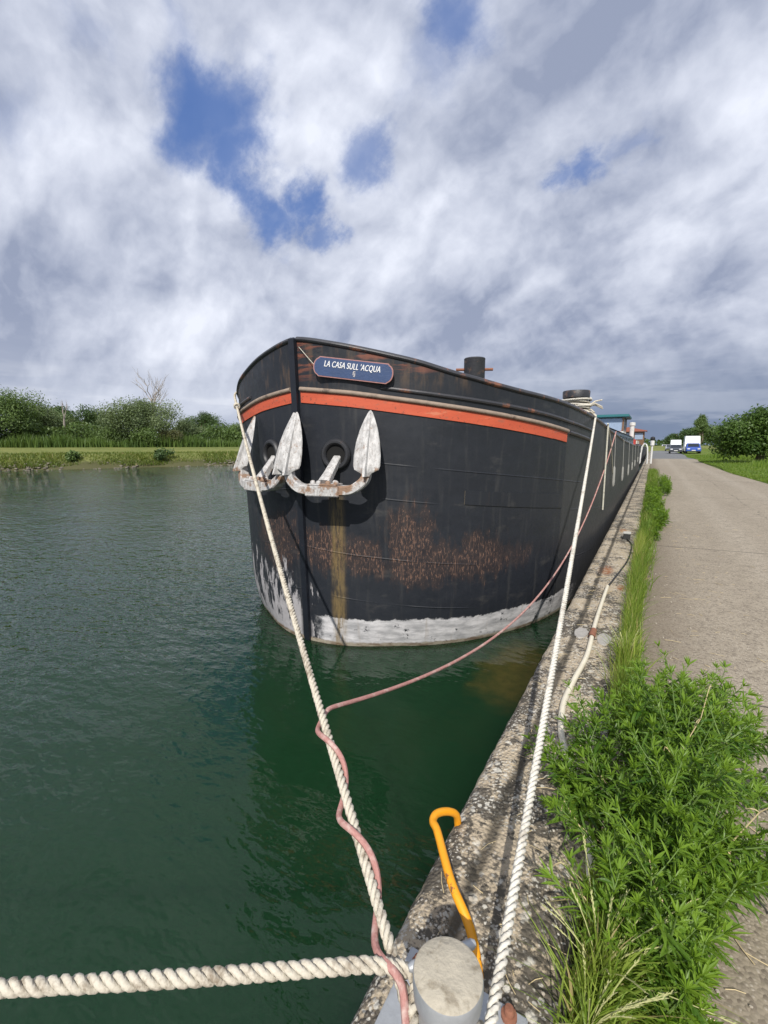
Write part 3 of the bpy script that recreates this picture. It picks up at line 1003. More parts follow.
# bare dead tree and the pale dead trunk
def dead_tree(loc, h, seed, label, spread=.35, nb=9):
    R = random.Random(seed)
    root = empty("dead_tree", loc, label, "tree", "dead trees on the far bank")
    m = MB()
    limb(m, (0, 0, -.2), (.25, 0, h * .62), .20, .10, R, 7, .02)
    def grow(a, d, L, r, lev):
        b_ = a + d * L
        limb(m, a, b_, r, r * .45, R, 5, .05)
        if lev == 0: return
        for _ in range(3):
            nd = (d + Vector((R.gauss(0, spread), R.gauss(0, spread), R.uniform(0, .35)))).normalized()
            grow(a.lerp(b_, R.uniform(.45, 1)), nd, L * R.uniform(.45, .7), r * .5, lev - 1)
    for i in range(nb):
        z = h * R.uniform(.34, .62)
        a = R.uniform(0, 2 * pi)
        d = Vector((cos(a) * spread * 1.3, sin(a) * spread * 1.3, 1)).normalized()
        grow(Vector((.25 * z / (h * .62), 0, z)), d, h * R.uniform(.2, .34), .07, 2)
    m.build("branches", M['deadwood'], root)
dead_tree(at_bank(154, 77, 1.7), 12.0, 5, "bare dead tree with upright branches rising behind the big willow", .42, 11)
dead_tree(at_bank(66, 74, 1.7), 6.8, 9, "slim pale dead trunk between two green trees on the far bank", .12, 2)

# far wood closing the horizon (reads as one mass), on both sides of the canal
fw = MB()
R = random.Random(55)
for i in range(15000):
    px = R.uniform(-500, 900) if i < 9000 else R.uniform(560, 1500)
    di = R.uniform(170, 230) if i < 9000 else R.uniform(420, 560)
    d = pix_dir(px, 445)
    v = Vector((d.x, d.y, 0)).normalized()
    if i < 9000 and v.x * di > -75: continue
    hh = (7.5 + 2.2 * sin(px * .045) + 1.5 * sin(px * .13 + 1)) * (1 if i < 9000 else 1.25)
    z = 1.2 + hh * R.random() ** .8
    leafcard(fw, Vector((v.x * di, v.y * di, z)), R.uniform(.8, 1.7) * (1 if i < 9000 else 1.9), R, R.random() * .7, 1.3)
tag(fw.build("distant_wood", M['leafdark'], smooth=False), kind='stuff')

# reeds on the crest, rough herbs on the bank face, and some bushes by the waterline
rb = MB()
R = random.Random(31)
for i in range(9000):
    t = R.uniform(-30, 34)
    n = R.uniform(13.2, 18.0)
    bx = bank(t, n, 1.95)
    hh = R.uniform(.9, 1.75) * (.95 + .20 * sin(t * .45) + .12 * sin(t * 1.7))
    blade(rb, bx, hh, (R.gauss(0, .22), R.gauss(0, .22), 0), R.uniform(.07, .16), R, 2, min(1, max(0, .35 + .25 * sin(t * .8 + n) + R.gauss(0, .22))))
tag(rb.build("reed_bed", M['reed'], smooth=False), kind='stuff')
hb = MB()
R = random.Random(32)
for i in range(20000):
    t = R.uniform(-30, 34)
    n = .35 + 4.6 * R.random() ** 1.2
    z = np.interp(n, [p[0] for p in bprof], [p[1] for p in bprof])
    cl = .5 + .5 * sin(t * 1.3 + n) * sin(t * .53)
    hh = R.uniform(.12, .34) + .30 * cl * R.random() * (n < 3)
    blade(hb, bank(t, n, z - .04), hh, (R.gauss(0, .15), R.gauss(0, .15), 0), R.uniform(.05, .13), R, 2, min(.999, max(0, .25 + .55 * cl * R.random() + R.gauss(.1, .2))))
tag(hb.build("bank_herbs", M['rough'], smooth=False), kind='stuff')
for i, (t, lab) in enumerate(((13.2, "dark rounded waterside bush on the far bank near the barge"), (-6.0, "small waterside bush toward the left of the far bank"), (5.2, "waterside bush at the middle of the far bank"))):
    tree("waterside_bush", bank(t, 1.6, .65), 1.3 if i == 0 else .95, 1.2 if i == 0 else .8, M['leafdark' if i == 0 else 'leafmid'], 900, .16, lab, 'bush', 'trees and bushes on the far bank', 300 + i, .02, 'bush', 9)

# ------------------------------------------------------------------ right-hand side: trees and bushes by the road
right = [
    ("roadside_bush", (7.0, 44, .95), 4.15, 3.0, 'leafsun', 'bush', 9000, .26, "big spreading green bush tree beside the road on the right", 22),
    ("roadside_bush", (15.0, 56, 1.0), 3.2, 2.6, 'leafdark', 'bush', 3200, .30, "darker bush at the right picture edge behind the big roadside bush", 14),
    ("young_poplar", (8.4, 118, .9), 8.2, 2.1, 'leafmid', 'cone', 2600, .36, "tall pointed tree standing behind the parked blue car", 26),
    ("hedge_bush", (10.4, 84, .95), 3.6, 2.0, 'leafmid', 'bush', 1800, .32, "low bush between the blue car and the big roadside bush", 10),
    ("hedge_bush", (13.4, 88, .95), 4.3, 2.6, 'leafdark', 'bush', 2000, .34, "dark bush just left of and behind the big roadside bush", 10),
    ("scrub_bush", (8.2, 66, .95), 1.7, 1.5, 'leafbrown', 'bush', 1200, .22, "low brownish green scrub on the verge left of the big bush", 9),
    ("tall_tree", (16.6, 78, .95), 6.2, 2.6, 'leafdark', 'round', 2600, .34, "tree top rising past the right edge behind the big bush", 12),
    ("distant_tree", (7.0, 190, .9), 7.6, 5.0, 'leafdark', 'round', 1800, .7, "dark distant tree farthest left along the road's right side", 10),
    ("distant_tree", (10.5, 165, .9), 7.3, 4.4, 'leafdark', 'round', 1800, .65, "dark distant tree just left of the tall pointed tree", 10),
    ("distant_tree", (14.5, 140, .9), 6.6, 4.2, 'leafmid', 'round', 1800, .6, "green distant tree just right of the tall pointed tree", 10),
    ("distant_tree", (21, 150, .9), 7.4, 4.6, 'leafdark', 'round', 1800, .6, "distant tree above the low bush right of the blue car", 10),
]
for i, (nm, loc, h, r, ml, sh, nl, ls, lab, ncl) in enumerate(right):
    tree(nm, loc, h, r, M[ml], int(nl * 3.6), ls * .48, lab, 'bush' if 'bush' in nm else 'tree', 'trees and bushes along the road', 500 + i, .02 if sh == 'bush' else .15, sh, ncl)

# verge grass tufts
vb = MB()
R = random.Random(61)
for i in range(16000):
    y = 14 + 60 * R.random() ** 1.5
    e = 3.72 + .18 * sin(y * .37)
    x = e + .05 + abs(R.gauss(0, 2.6))
    near = R.random() < .25
    if near: x = e + abs(R.gauss(0, .15))
    tall = x - e > 2.5 + .8 * sin(y * .3)
    blade(vb, (x, y, QZ + .02 + min(.12, (x - e) * .05)), R.uniform(.05, .12) if not tall else R.uniform(.15, .45), (R.gauss(0, .05), R.gauss(0, .05), 0), R.uniform(.015, .035) * (1 + y / 40), R, 2, R.random() * .9)
tag(vb.build("verge_grass", M['blade'], smooth=False), kind='stuff')

# ------------------------------------------------------------------ the barge
XC, Y0 = -3.30, 3.84
plan = spline([(0, 0), (.25, .025), (.53, .09), (.85, .235), (1.25, .47), (1.60, .79), (1.88, 1.16), (2.12, 1.62), (2.30, 2.25), (2.42, 3.2), (2.49, 4.5), (2.52, 6.5), (2.53, 10), (2.53, 32), (2.40, 33.6), (1.9, 34.4), (0, 34.8)], 14)
plan = np.array(plan)
arc = np.concatenate([[0], np.cumsum(np.hypot(*np.diff(plan, axis=0).T))])
SMAX = arc[-1]
def planat(s):
    return np.interp(s, arc, plan[:, 0]), np.interp(s, arc, plan[:, 1])
SH = np.array([[0, 3.345], [.21, 3.305], [.65, 3.205], [1.1, 3.105], [1.35, 3.045], [1.55, 2.975], [1.8, 2.93], [2.1, 2.865], [2.5, 2.81], [3.2, 2.745], [4.0, 2.68], [6.7, 2.50], [10.5, 2.37], [16, 2.27], [26, 2.2], [33, 2.28], [40, 2.35]])
def sheer(s):
    s = abs(s)
    return float(np.mean([np.interp(s + k, SH[:, 0], SH[:, 1]) for k in (-.15, -.07, 0, .07, .15)]))
def hullpt(s, z, off=0.0):
    """point on the shell; s signed arc length from the stem (+ port, towards the quay), off outward"""
    a = abs(s)
    sg = 1 if s >= 0 else -1
    e = .02
    b0, d0 = planat(a)
    b1, d1 = planat(min(a + e, SMAX))
    bm, dm = planat(max(a - e, 0))
    tx, ty = b1 - bm, d1 - dm
    L = hypot(tx, ty) or 1
    nx, ny = ty / L, -tx / L
    g = max(0, min(1, z / max(.1, sheer(s))))
    fl = (.11 if a < 30 else 0) * g ** 1.15 * (1 if a > 1e-6 else 1)
    tuck = 0
    if z < .55:
        t = (.55 - z) / .55
        tuck = -.075 * t * t * min(1, max(0, (a - .25) / .9)) * (1.3 if s < 0 else 1.0)
        if z < 0: tuck -= .35 * (-z)
    if s < 0: fl += .055 * min(1, max(0, (a - .5) / 1.2))
    if s > 0 and a < 31: fl += .125 * min(1, max(0, (a - 2.6) / 1.6)) * (1 - g)
    o = fl + tuck + off
    return Vector((XC + sg * (b0 + nx * o), Y0 + d0 + ny * o, z))
def hull_normal(s, z=1.5):
    a = hullpt(s, z, .1) - hullpt(s, z, 0)
    return a.normalized()
def hull_tangent(s, z=1.5):
    return (hullpt(s + .03, z) - hullpt(s - .03, z)).normalized()

barge = empty("barge", (XC, Y0 + 17, 0), "black riveted river barge with an orange bow stripe moored against the quay", "barge")
def part(mb, name, m, **kw):
    """build in world coordinates and hang under the barge"""
    o = mb.build(name, m, None, **kw)
    o.data.transform(Matrix.Translation((-XC, -Y0 - 17, 0)))
    o.parent = barge
    return o
def sub(mb, name, m, par, **kw):
    o = mb.build(name, m, None, **kw)
    o.data.transform(Matrix.Translation((-XC, -Y0 - 17, 0)))
    o.parent = par
    return o

sv = np.concatenate([np.linspace(0, 5, 90), np.linspace(5.1, 12, 40), np.linspace(12.5, 33, 40), np.linspace(33.2, SMAX, 40)])
sall = np.concatenate([-sv[::-1], sv[1:]])
zl = [-.4, -.2, -.08, 0, .06, .12, .2, .3, .42, .55, .8, 1.1, 1.4, 1.7, 2.0]
def zlev(s):
    t = sheer(s)
    return [min(z, t - .3) if z < 2.0 else z for z in zl] + [2.0 + (t - 2.0) * k for k in (.25, .5, .75, 1)] if t > 2.35 else [z * t / 2.5 if z > .6 else z for z in zl] + [t * k for k in (.85, .9, .95, 1)]
h = MB()
rows, uvs = [], []
for s in sall:
    Z = zlev(s)
    rows.append([hullpt(s, z) for z in Z])
    uvs.append([(float(s), float(z)) for z in Z])
h.grid(rows, uv=uvs)
# inner side of the bulwark
rows, uvs = [], []
for s in sall:
    t = sheer(s)
    rows.append([hullpt(s, z, -.05 - (.11 * (1 - z / t))) for z in (t, t - .25, t - .6)])
    uvs.append([(float(s), 2.2)] * 3)
h.grid([list(r) for r in rows], uv=uvs)
part(h, "hull", M['hull'], angle=60)

dk = MB()
rows = []
for s in sv:
    t = sheer(s) - .5
    a, b_ = hullpt(s, t, -.07), hullpt(-s, t, -.07)
    m_ = (a + b_) / 2
    rows.append([a, m_ + Vector((0, 0, .05)), b_])
dk.grid(rows)
part(dk, "deck", M['deck'])

# stem bar: box section proud of the shell
st = MB()
zs = np.linspace(-.4, 3.335, 26)
def stem_row(z, wd, pr):
    p = hullpt(0.0001, min(z, 3.34))
    y = p.y
    return [(XC - wd, y + .03, z), (XC - wd * .8, y - pr, z), (XC + wd * .8, y - pr, z), (XC + wd, y + .03, z)]
rows = [stem_row(float(z), .046, .030 + .012 * z / 3) for z in zs]
rows.append([(p[0] * .6 + XC * .4, p[1] + .02, 3.35) for p in rows[-1]])
rows.append([(XC, rows[-1][0][1], 3.351)] * 4)
st.grid(rows, close_u=True)
part(st, "stem_post", M['stem'], angle=35, bevel=0)

# cap rail: rounded tube along the sheer, both sides
for sg in (1, -1):
    cp = MB()
    P = [hullpt(sg * s, sheer(s), -.012) + Vector((0, 0, .0)) for s in np.concatenate([np.linspace(.03, 12, 160), np.linspace(12.3, 33, 60)])]
    cp.tube(P, .034, 10, flat=.85)
    part(cp, "cap_rail", M['cap'])
# second moulding below it, and the timber rail with the orange stripe
RZ = np.array([[0, 2.862], [.6, 2.795], [1.5, 2.672], [3.4, 2.437], [5, 2.30], [8, 2.2]])
def railz(s): return float(np.interp(abs(s), RZ[:, 0], RZ[:, 1]))
for sg, s1 in ((1, 3.36), (-1, 5.5)):
    rr = MB()
    ss = np.linspace(.058, s1, 110)
    rr.tube([hullpt(sg * s, railz(s) - .024, .012) for s in ss], .027, 10, flat=.9)
    part(rr, "rubbing_rail", M['rail'])
    sp = MB()
    rows = []
    for s in ss:
        zt = railz(s) - .050
        zb = zt - (.112 if s < 3 else .108)
        rows.append([hullpt(sg * s, zt, -.01), hullpt(sg * s, zt, .011), hullpt(sg * s, zb, .011), hullpt(sg * s, zb, -.01)])
    o = sp.grid(rows)
    sp.poly([rows[-1][k] for k in range(4)])
    part(sp, "orange_stripe", M['stripe'], angle=30)
    mo = MB()
    ss2 = np.linspace(.9, 4.6, 80)
    mo.tube([hullpt(sg * s, railz(s) + .055 + .012 * s * (s < 4.7), .004) for s in ss2], [.018 + .006 * sin(pi * i / 79) for i in range(80)], 8)
    part(mo, "moulding", M['cap'])
# continuation of the rail abaft the stripe, stripped and black
ab = MB()
ab.tube([hullpt(s, railz(s) - .03, .006) for s in np.linspace(3.42, 4.5, 30)], .026, 8)
part(ab, "moulding", M['cap'])

# doubling plates riveted on the shell
def plate_strip(s0, s1, z0a, z1a, z0b, z1b, th=.010):
    p = MB()
    rows = []
    for s in np.linspace(s0, s1, 24):
        t = (s - s0) / (s1 - s0)
        a, b_ = z0a + (z0b - z0a) * t, z1a + (z1b - z1a) * t
        rows.append([hullpt(s, a, -.004), hullpt(s, a, th), hullpt(s, (a + b_) / 2, th), hullpt(s, b_, th), hullpt(s, b_, -.004)])
    o = p.grid(rows)
    p.poly(rows[0]); p.poly(rows[-1])
    for i, r in enumerate(rows):
        for j, v in enumerate(r):
            p.uv[o + i * 5 + j] = (s0 + (s1 - s0) * i / 23 - .10, 1.33 + .015 * j)
    part(p, "doubling_plate", M['hull'], angle=30)
plate_strip(1.78, 3.36, 1.62, 1.77, 1.47, 1.65)

# hawse pipe rings
HS, HZ = .44, 2.15
hawse_rings = []
for sg in (1, -1):
    n, t = hull_normal(sg * HS, HZ), hull_tangent(sg * HS, HZ)
    c = hullpt(sg * HS, HZ)
    up = Vector((0, 0, 1))
    hr = MB()
    K = 28
    rows = []
    for k in range(K):
        a = 2 * pi * k / K
        d = t * cos(a) + up * sin(a)
        e = .135
        rows.append([c + d * (e + .032 * cos(b_)) * (1.0 if True else 1) + n * (.012 + .038 * sin(b_)) for b_ in np.linspace(0, 2 * pi, 10, endpoint=False)])
    hr.grid(rows, close_u=True, close_v=True)
    part(hr, "hawse_ring", M['black'])
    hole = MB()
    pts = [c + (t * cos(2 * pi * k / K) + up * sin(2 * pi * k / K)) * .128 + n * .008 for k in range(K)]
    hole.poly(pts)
    part(hole, "hawse_mouth", mat("hawse mouth shade", (.004, .004, .004), .9))  # flat near-black disc, the shade inside the pipe put into its colour

# name board with its lettering
def board():
    s0 = .64
    n = (hull_normal(.30, 3.0) + hull_normal(1.02, 3.0)).normalized()
    A, B_ = hullpt(.25, 3.045, .03), hullpt(1.03, 2.935, .03)
    t = (B_ - A)
    ln = t.length
    t.normalize()
    n = t.cross(Vector((0, 0, 1))).normalized()
    if n.y > 0: n = -n
    u = n.cross(t).normalized()
    if u.z < 0: u = -u
    c = (A + B_) / 2 + n * .035
    hw, hh = ln / 2, .098
    def outline(hw, hh):
        P = []
        r = hh * .62
        for cxs, a0 in ((1, -90), (-1, 90)):
            for k in range(13):
                a = radians(a0 + 180 * k / 12)
                # ends: rounded lobes with a small shoulder
                P.append((cxs * (hw - r) + r * cos(a) * (1.0), hh * sin(a) * (1 if abs(sin(a)) > .97 else .88)))
        return P
    def slab(hw, hh, d0, d1, name, m):
        b_ = MB()
        O = outline(hw, hh)
        f1 = [c + t * x + u * y + n * d1 for x, y in O]
        f0 = [c + t * x + u * y + n * d0 for x, y in O]
        b_.grid([f0, f1], close_u=True)
        b_.poly(f1)
        b_.poly(list(reversed(f0)))
        return b_
    bo = part(slab(hw, hh, -.012, .010, "", None), "name_board", M['boardrim'], angle=30)
    sub(slab(hw - .012, hh - .010, .008, .0125, "", None), "board_face", M['board'], bo, angle=30)
    cu = bpy.data.curves.new("lettering", 'FONT')
    cu.body = "LA CASA SULL 'ACQUA"
    cu.size = .085
    cu.shear = .18
    cu.extrude = .002
    cu.align_x = 'CENTER'
    cu.align_y = 'CENTER'
    cu.space_character = 1.04
    to = bpy.data.objects.new("tmp", cu)
    C.objects.link(to)
    dg = bpy.context.evaluated_depsgraph_get()
    me = bpy.data.meshes.new_from_object(to.evaluated_get(dg))
    bpy.data.objects.remove(to)
    xs = [v.co.x for v in me.vertices]
    k = (ln * .70) / (max(xs) - min(xs))
    Mx = Matrix((t * k, u * .98, n)).transposed().to_4x4()
    Mx.translation = c + n * .0145 + u * .028 - t * .01
    bmx = bmesh.new()
    for dx, dz in ((0, 0), (.0016, .0003), (-.0016, .0006), (.0008, .0009)):
        cpm = me.copy()
        cpm.transform(Matrix.Translation((dx, 0, dz)))
        bmx.from_mesh(cpm)
        bpy.data.meshes.remove(cpm)
    bmx.to_mesh(me)
    bmx.free()
    me.transform(Mx)
    me.transform(Matrix.Translation((-XC, -Y0 - 17, 0)))
    me.materials.append(M['letter'])
    lo = bpy.data.objects.new("lettering", me)
    C.objects.link(lo)
    lo.parent = bo
    # worn remains of a small mark below the name
    wm = MB()
    for (x0, y0, x1, y1) in ((-.012, -.022, .010, -.012), (-.014, -.052, -.004, -.020), (.002, -.058, .012, -.030), (-.006, -.066, .010, -.056)):
        wm.poly([c + t * (x + .02) + u * y + n * .0145 for x, y in ((x0, y0), (x1, y0), (x1, y1), (x0, y1))])
    sub(wm, "worn_mark", mat("flaked paint", (.42, .40, .40), .8), bo, smooth=False)
    # a thin stay wire from stem head to board
    sw = MB()
    sw.tube([hullpt(.07, 3.25, .02), c - t * hw * .93 - u * .01 + n * .01], .0035, 5)
    sub(sw, "stay_wire", M['thin'], bo)
board()

# deck bollards
def deck_bollard(x, y, z0, r, hgt, cap=True, pin=True):
    b_ = MB()
    pr = [(r * 1.25, 0), (r * 1.25, .03), (r, .04), (r, hgt - .02), (r * 1.02, hgt - .012), (r * .96, hgt), (r * .3, hgt + .004), (0, hgt + .004)]
    if cap: pr = [(r * 1.15, 0), (r * 1.15, .03), (r * .86, .04), (r * .86, hgt - .115), (r * 1.0, hgt - .10), (r * 1.02, hgt - .015), (r * .97, hgt), (0, hgt + .004)]
    b_.lathe(pr, 28, (x, y, z0))
    o = part(b_, "deck_bollard", M['bitt'])
    if pin:
        p = MB()
        d = Vector((.9, .43, 0)).normalized()
        c = Vector((x, y, z0 + hgt * .86))
        p.tube([c - d * r * 1.75, c + d * r * 1.75], .017, 8)
        sub(p, "cross_pin", M['rust'], o)
    return o
deck_bollard(-1.96, 5.50, 2.35, .128, .95, cap=False)
deck_bollard(-3.85, 6.6, 2.35, .118, .72, cap=False)
BX, BY = -1.02, 7.25
deck_bollard(BX, BY, 2.08, .185, .95, cap=True, pin=False)

# coach roof with windows, wheelhouse, funnel, deck gear
cr_ = MB()
prof_ = [(-5.5, 1.8), (-5.5, 2.66), (-5.2, 2.72), (-3.3, 2.84), (-1.25, 2.72), (-.98, 2.66), (-.98, 1.8)]
cr_.grid([[(x, y, z) for x, z in prof_] for y in (12.5, 29.6)])
cr_.poly([(x, 12.5, z) for x, z in prof_])
cr_.poly([(x, 29.6, z) for x, z in reversed(prof_)])
coach = part(cr_, "cabin", M['cabinblue'], angle=20)
for k in range(12):
    wn = MB()
    y = 13.2 + k * 1.36
    wn.box((-1.0, y, 2.40), (-.965, y + .7, 2.56))
    sub(wn, "window", M['glass'], coach, smooth=False)
rf = MB()
rf.grid([[(-5.56, y, 2.67), (-5.22, y, 2.75), (-3.3, y, 2.87), (-1.23, y, 2.75), (-.93, y, 2.67)] for y in (12.4, 29.5)])
sub(rf, "cabin_roof", M['cabinroof'], coach, angle=20)
wb = MB()
wb.box((-5.0, 30.2, 1.7), (-1.55, 33.2, 3.05))
whs = part(wb, "wheelhouse", M['whitepaint'], smooth=False)
for (x, y) in ((-4.95, 30.25), (-3.3, 30.25), (-1.6, 30.25), (-1.6, 33.15), (-4.95, 33.15), (-1.6, 31.7)):
    p = MB()
    p.box((x - .05, y - .05, 3.05), (x + .05, y + .05, 3.86))
    sub(p, "post", M['timber'], whs, smooth=False)
for (a, b_) in (((-4.88, 30.24, 3.08), (-3.37, 30.27, 3.8)), ((-3.23, 30.24, 3.08), (-1.67, 30.27, 3.8)), ((-1.62, 30.35, 3.08), (-1.58, 31.6, 3.8)), ((-1.62, 31.8, 3.08), (-1.58, 33.05, 3.8))):
    p = MB()
    p.box(a, b_)
    sub(p, "window", M['cabinblue'], whs, smooth=False)
p = MB()
p.box((-5.3, 29.9, 3.86), (-1.3, 33.5, 4.02))
sub(p, "roof", M['teal'], whs, smooth=False, bevel=.03)
p = MB()
p.lathe([(.14, 0), (.14, 1.5), (.19, 1.55), (.19, 1.75), (.0, 1.78)], 14, (-1.3, 35.2, 2.0))
part(p, "funnel", M['whitepaint'])
p = MB()
p.box((-2.2, 34.0, 1.9), (-1.0, 35.0, 2.62))
part(p, "deck_box", M['redpaint'], bevel=.03)
p = MB()
p.box((-1.15, 10.0, 2.0), (-.98, 11.9, 2.50))
part(p, "hatch_cover", M['redpaint'], bevel=.02)
# tall shutters of fender board hung on the side
# ------------------------------------------------------------------ anchors
def make_anchor(sg, label):
    n, t = hull_normal(sg * HS, HZ), hull_tangent(sg * HS, HZ)
    if sg < 0: t = t
    c = hullpt(sg * HS, HZ)
    up = Vector((0, 0, 1))
    base = c + n * (.25 if sg > 0 else .19) - up * .31 + t * (.0 if sg > 0 else .07)
    root = empty("anchor", base, label, "anchor", "anchors stowed on the bow")
    # local frame: x along the shell (towards port), y out, z up
    rot = Matrix((t, n, up)).transposed().to_4x4()
    Mx = rot
    def bl(mb, nm, **kw):
        o = mb.build(nm, M['anchor'], root, M=Mx, **kw)
        return o
    # shank, from inside the hawse to the crown; mb coordinates relative to base
    sk = MB()
    p0, p1 = Vector((0.015 if sg > 0 else -.07, -.32 if sg > 0 else -.26, .32)), Vector((-.02 * sg, .03, .03))
    d = (p1 - p0).normalized()
    sx = Vector((1, 0, 0))
    sy = d.cross(sx).normalized()
    rows = []
    for k, wd in ((0, .042), (.3, .044), (.7, .05), (1, .06)):
        q_ = p0.lerp(p1, k)
        rows.append([q_ + sx * wd * a + sy * wd * .8 * b_ for a, b_ in ((-1, -.7), (-.7, -1), (.7, -1), (1, -.7), (1, .7), (.7, 1), (-.7, 1), (-1, .7))])
    o = sk.grid(rows, close_u=True)
    sk.f.append(tuple(o + 24 + k for k in range(8)))
    bl(sk, "shank", angle=40)
    # crown and arms: one forging, bar across then curving up into the flukes
    half = [(0, .03, -.035), (.16, .03, -.035), (.27, .028, -.025), (.35, .02, .02), (.405, .005, .08), (.425, -.01, .17)]
    arm = [(-x, y, z) for x, y, z in reversed(half[1:])] + half
    P = spline(arm, 8)
    rows = []
    for i, p_ in enumerate(P):
        a = P[max(i - 1, 0)]
        b_ = P[min(i + 1, len(P) - 1)]
        tn = Vector(b_ - a).normalized()
        ey = Vector((0, 1, 0))
        ez = tn.cross(ey).normalized()
        k = abs(2 * i / (len(P) - 1) - 1)
        wy, wz = .095 - .055 * k, .050 - .010 * k
        p_ = Vector(p_)
        rows.append([p_ + ey * wy * a_ + ez * wz * b2 for a_, b2 in ((-1, -.75), (-.8, -1), (.8, -1), (1, -.75), (1, .75), (.8, 1), (-.8, 1), (-1, .75))])
    cm = MB()
    o = cm.grid(rows, close_u=True)
    cm.f.append(tuple(o + k for k in reversed(range(8))))
    cm.f.append(tuple(o + 8 * (len(rows) - 1) + k for k in range(8)))
    # crown plate in the middle
    bl(cm, "arms", angle=40)
    cp_ = MB()
    cp_.box((-.19, .095, -.092), (.17, .13, .012), taper=1.0)
    cp_.box((-.17, -.06, .010), (.15, .125, .030))
    bl(cp_, "crown", bevel=.008, angle=30)
    for x, y_ in ((-.13, .06), (-.055, .085), (.045, .085), (.12, .06), (.085, .0)):
        bt = MB()
        bt.lathe([(.026, 0), (.026, .02), (.018, .032), (0, .036)], 10, (x, y_, .028))
        bl(bt, "bolt_head", angle=50)
    # flukes: spade shaped blades with a mid ridge, each a little different in tilt
    for sx_ in (-1, 1):
        fm = MB()
        L = .64
        FB = .11
        prof = [(0, .042), (.03, .062), (.06, .128), (.10, .142), (.20, .142), (.33, .126), (.45, .096), (.555, .056), (.62, .024), (.64, .006)]
        rows = []
        for z, wd in prof:
            y_ = .035 - .16 * (z / L) - .05 * (z / L) ** 2
            th = .050 * (1 - z / L) + .010
            ctr = .425 * sx_
            # slightly wider on the outboard edge
            wi, wo = wd * 1.0, wd * .95
            sh = -.02 * sx_ * (z / L)
            rb_ = min(.016, wi * .3)
            e_ = 1 - .92 * z / L
            rows.append([(ctr + sh - wi, y_ - .006 * e_, FB + z), (ctr + sh - wi * .93, y_ + .012 * e_, FB + z), (ctr + sh - wi * .5, y_ + .010 * e_ + th * .35, FB + z), (ctr + sh - rb_ * 1.25, y_ + .012 * e_ + th * .6, FB + z), (ctr + sh - rb_ * .8, y_ + .024 * e_ + th * 1.1, FB + z), (ctr + sh + rb_ * .8, y_ + .024 * e_ + th * 1.1, FB + z),
                         (ctr + sh + rb_ * 1.25, y_ + .012 * e_ + th * .6, FB + z), (ctr + sh + wo * .5, y_ + .010 * e_ + th * .35, FB + z), (ctr + sh + wo * .93, y_ + .012 * e_, FB + z), (ctr + sh + wo, y_ - .006 * e_, FB + z),
                         (ctr + sh + wo * .5, y_ - .02 * (.25 + .75 * e_), FB + z), (ctr + sh - wi * .5, y_ - .02 * (.25 + .75 * e_), FB + z)])
        # barbed lower edge: pull the outer corners down
        r0 = rows[1]
        o = fm.grid(rows, close_u=True)
        fm.f.append(tuple(o + k for k in reversed(range(12))))
        fm.f.append(tuple(o + 12 * (len(rows) - 1) + k for k in range(12)))
        bl(fm, "fluke", angle=28)
    return root
make_anchor(1, "white painted anchor on the quay side of the bow, below the blue name board")
make_anchor(-1, "white painted anchor on the canal side of the bow, crossed by the mooring rope")

# ------------------------------------------------------------------ fenders and lines on the barge's side
for i, (y, z, L) in enumerate(((9.9, 1.44, .40), (12.7, 1.36, .36), (15.8, 1.32, .34), (18.7, 1.34, .30), (21.5, 1.36, .28), (25.5, 1.4, .28))):
    sa = min(range(400), key=lambda k: abs(hullpt(5 + k * .06, 1.6).y - y)) * .06 + 5
    hp = hullpt(sa, z, .055)
    root = empty("fender", hp, None, "fender", "slim pale fenders hung along the barge's side")
    root['label'] = ["slim pale fender nearest the bow on the barge's quay side", "slim fender second from the bow on the barge's side", "slim fender third from the bow on the barge's side",
                     "slim fender fourth from the bow on the barge's side", "slim fender next to last along the barge's side", "last slim fender near the barge's stern"][i]
    fb = MB()
    fb.lathe([(.0, 0), (.012, .005), (.024, .04), (.027, .10), (.024, L - .12), (.022, L - .04), (.012, L - .005), (0, L)], 12)
    fb.build("fender_body", M['fender'], root)
    fl_ = MB()
    tp = hullpt(sa, sheer(sa) + .01, .035) - hp
    fl_.tube([(0, 0, L - .01), (tp.x * .5, tp.y * .5, L + (tp.z - L) * .5), tuple(tp)], .006, 6)
    fl_.build("fender_line", M['fender'], root)

# ------------------------------------------------------------------ ropes
def twisted(path, r, pitch, name, m, parent=None, step=.012, n=7, hand=1):
    """three strand rope"""
    P = resample(path, step)
    fr = frames(P)
    mb = MB()
    sr = r * .52
    off = r * .50
    for k in range(3):
        rows = []
        for i, (p_, (t, u, v)) in enumerate(zip(P, fr)):
            a = hand * 2 * pi * (i * step / pitch) + 2 * pi * k / 3
            wv = 1 + .05 * sin(i * .083 + k) + .04 * sin(i * .21 + 2 * k)
            c = p_ + (u * cos(a) + v * sin(a)) * off * wv
            e1 = u * cos(a) + v * sin(a)
            e2 = (-u * sin(a) + v * cos(a))
            rows.append([c + e1 * (sr * cos(2 * pi * j / n)) + e2 * (sr * 1.18 * sin(2 * pi * j / n)) for j in range(n)])
        o = mb.grid(rows, close_u=True)
        mb.f.append(tuple(o + j for j in reversed(range(n))))
        b_ = o + (len(rows) - 1) * n
        mb.f.append(tuple(b_ + j for j in range(n)))
    return mb.build(name, m, parent, angle=180)

QB = Vector((-.297, .775, 0))                 # the quay bollard's axis
def ring(c, r, z0, z1, a0, a1, n=40):
    return [Vector((c.x + r * cos(a), c.y + r * sin(a), z0 + (z1 - z0) * k / n)) for k, a in enumerate(np.linspace(a0, a1, n + 1))]
def sagline(a, b_, sag, n=40):
    a, b_ = Vector(a), Vector(b_)
    return [a.lerp(b_, k / n) - Vector((0, 0, sag * 4 * (k / n) * (1 - k / n))) for k in range(n + 1)]

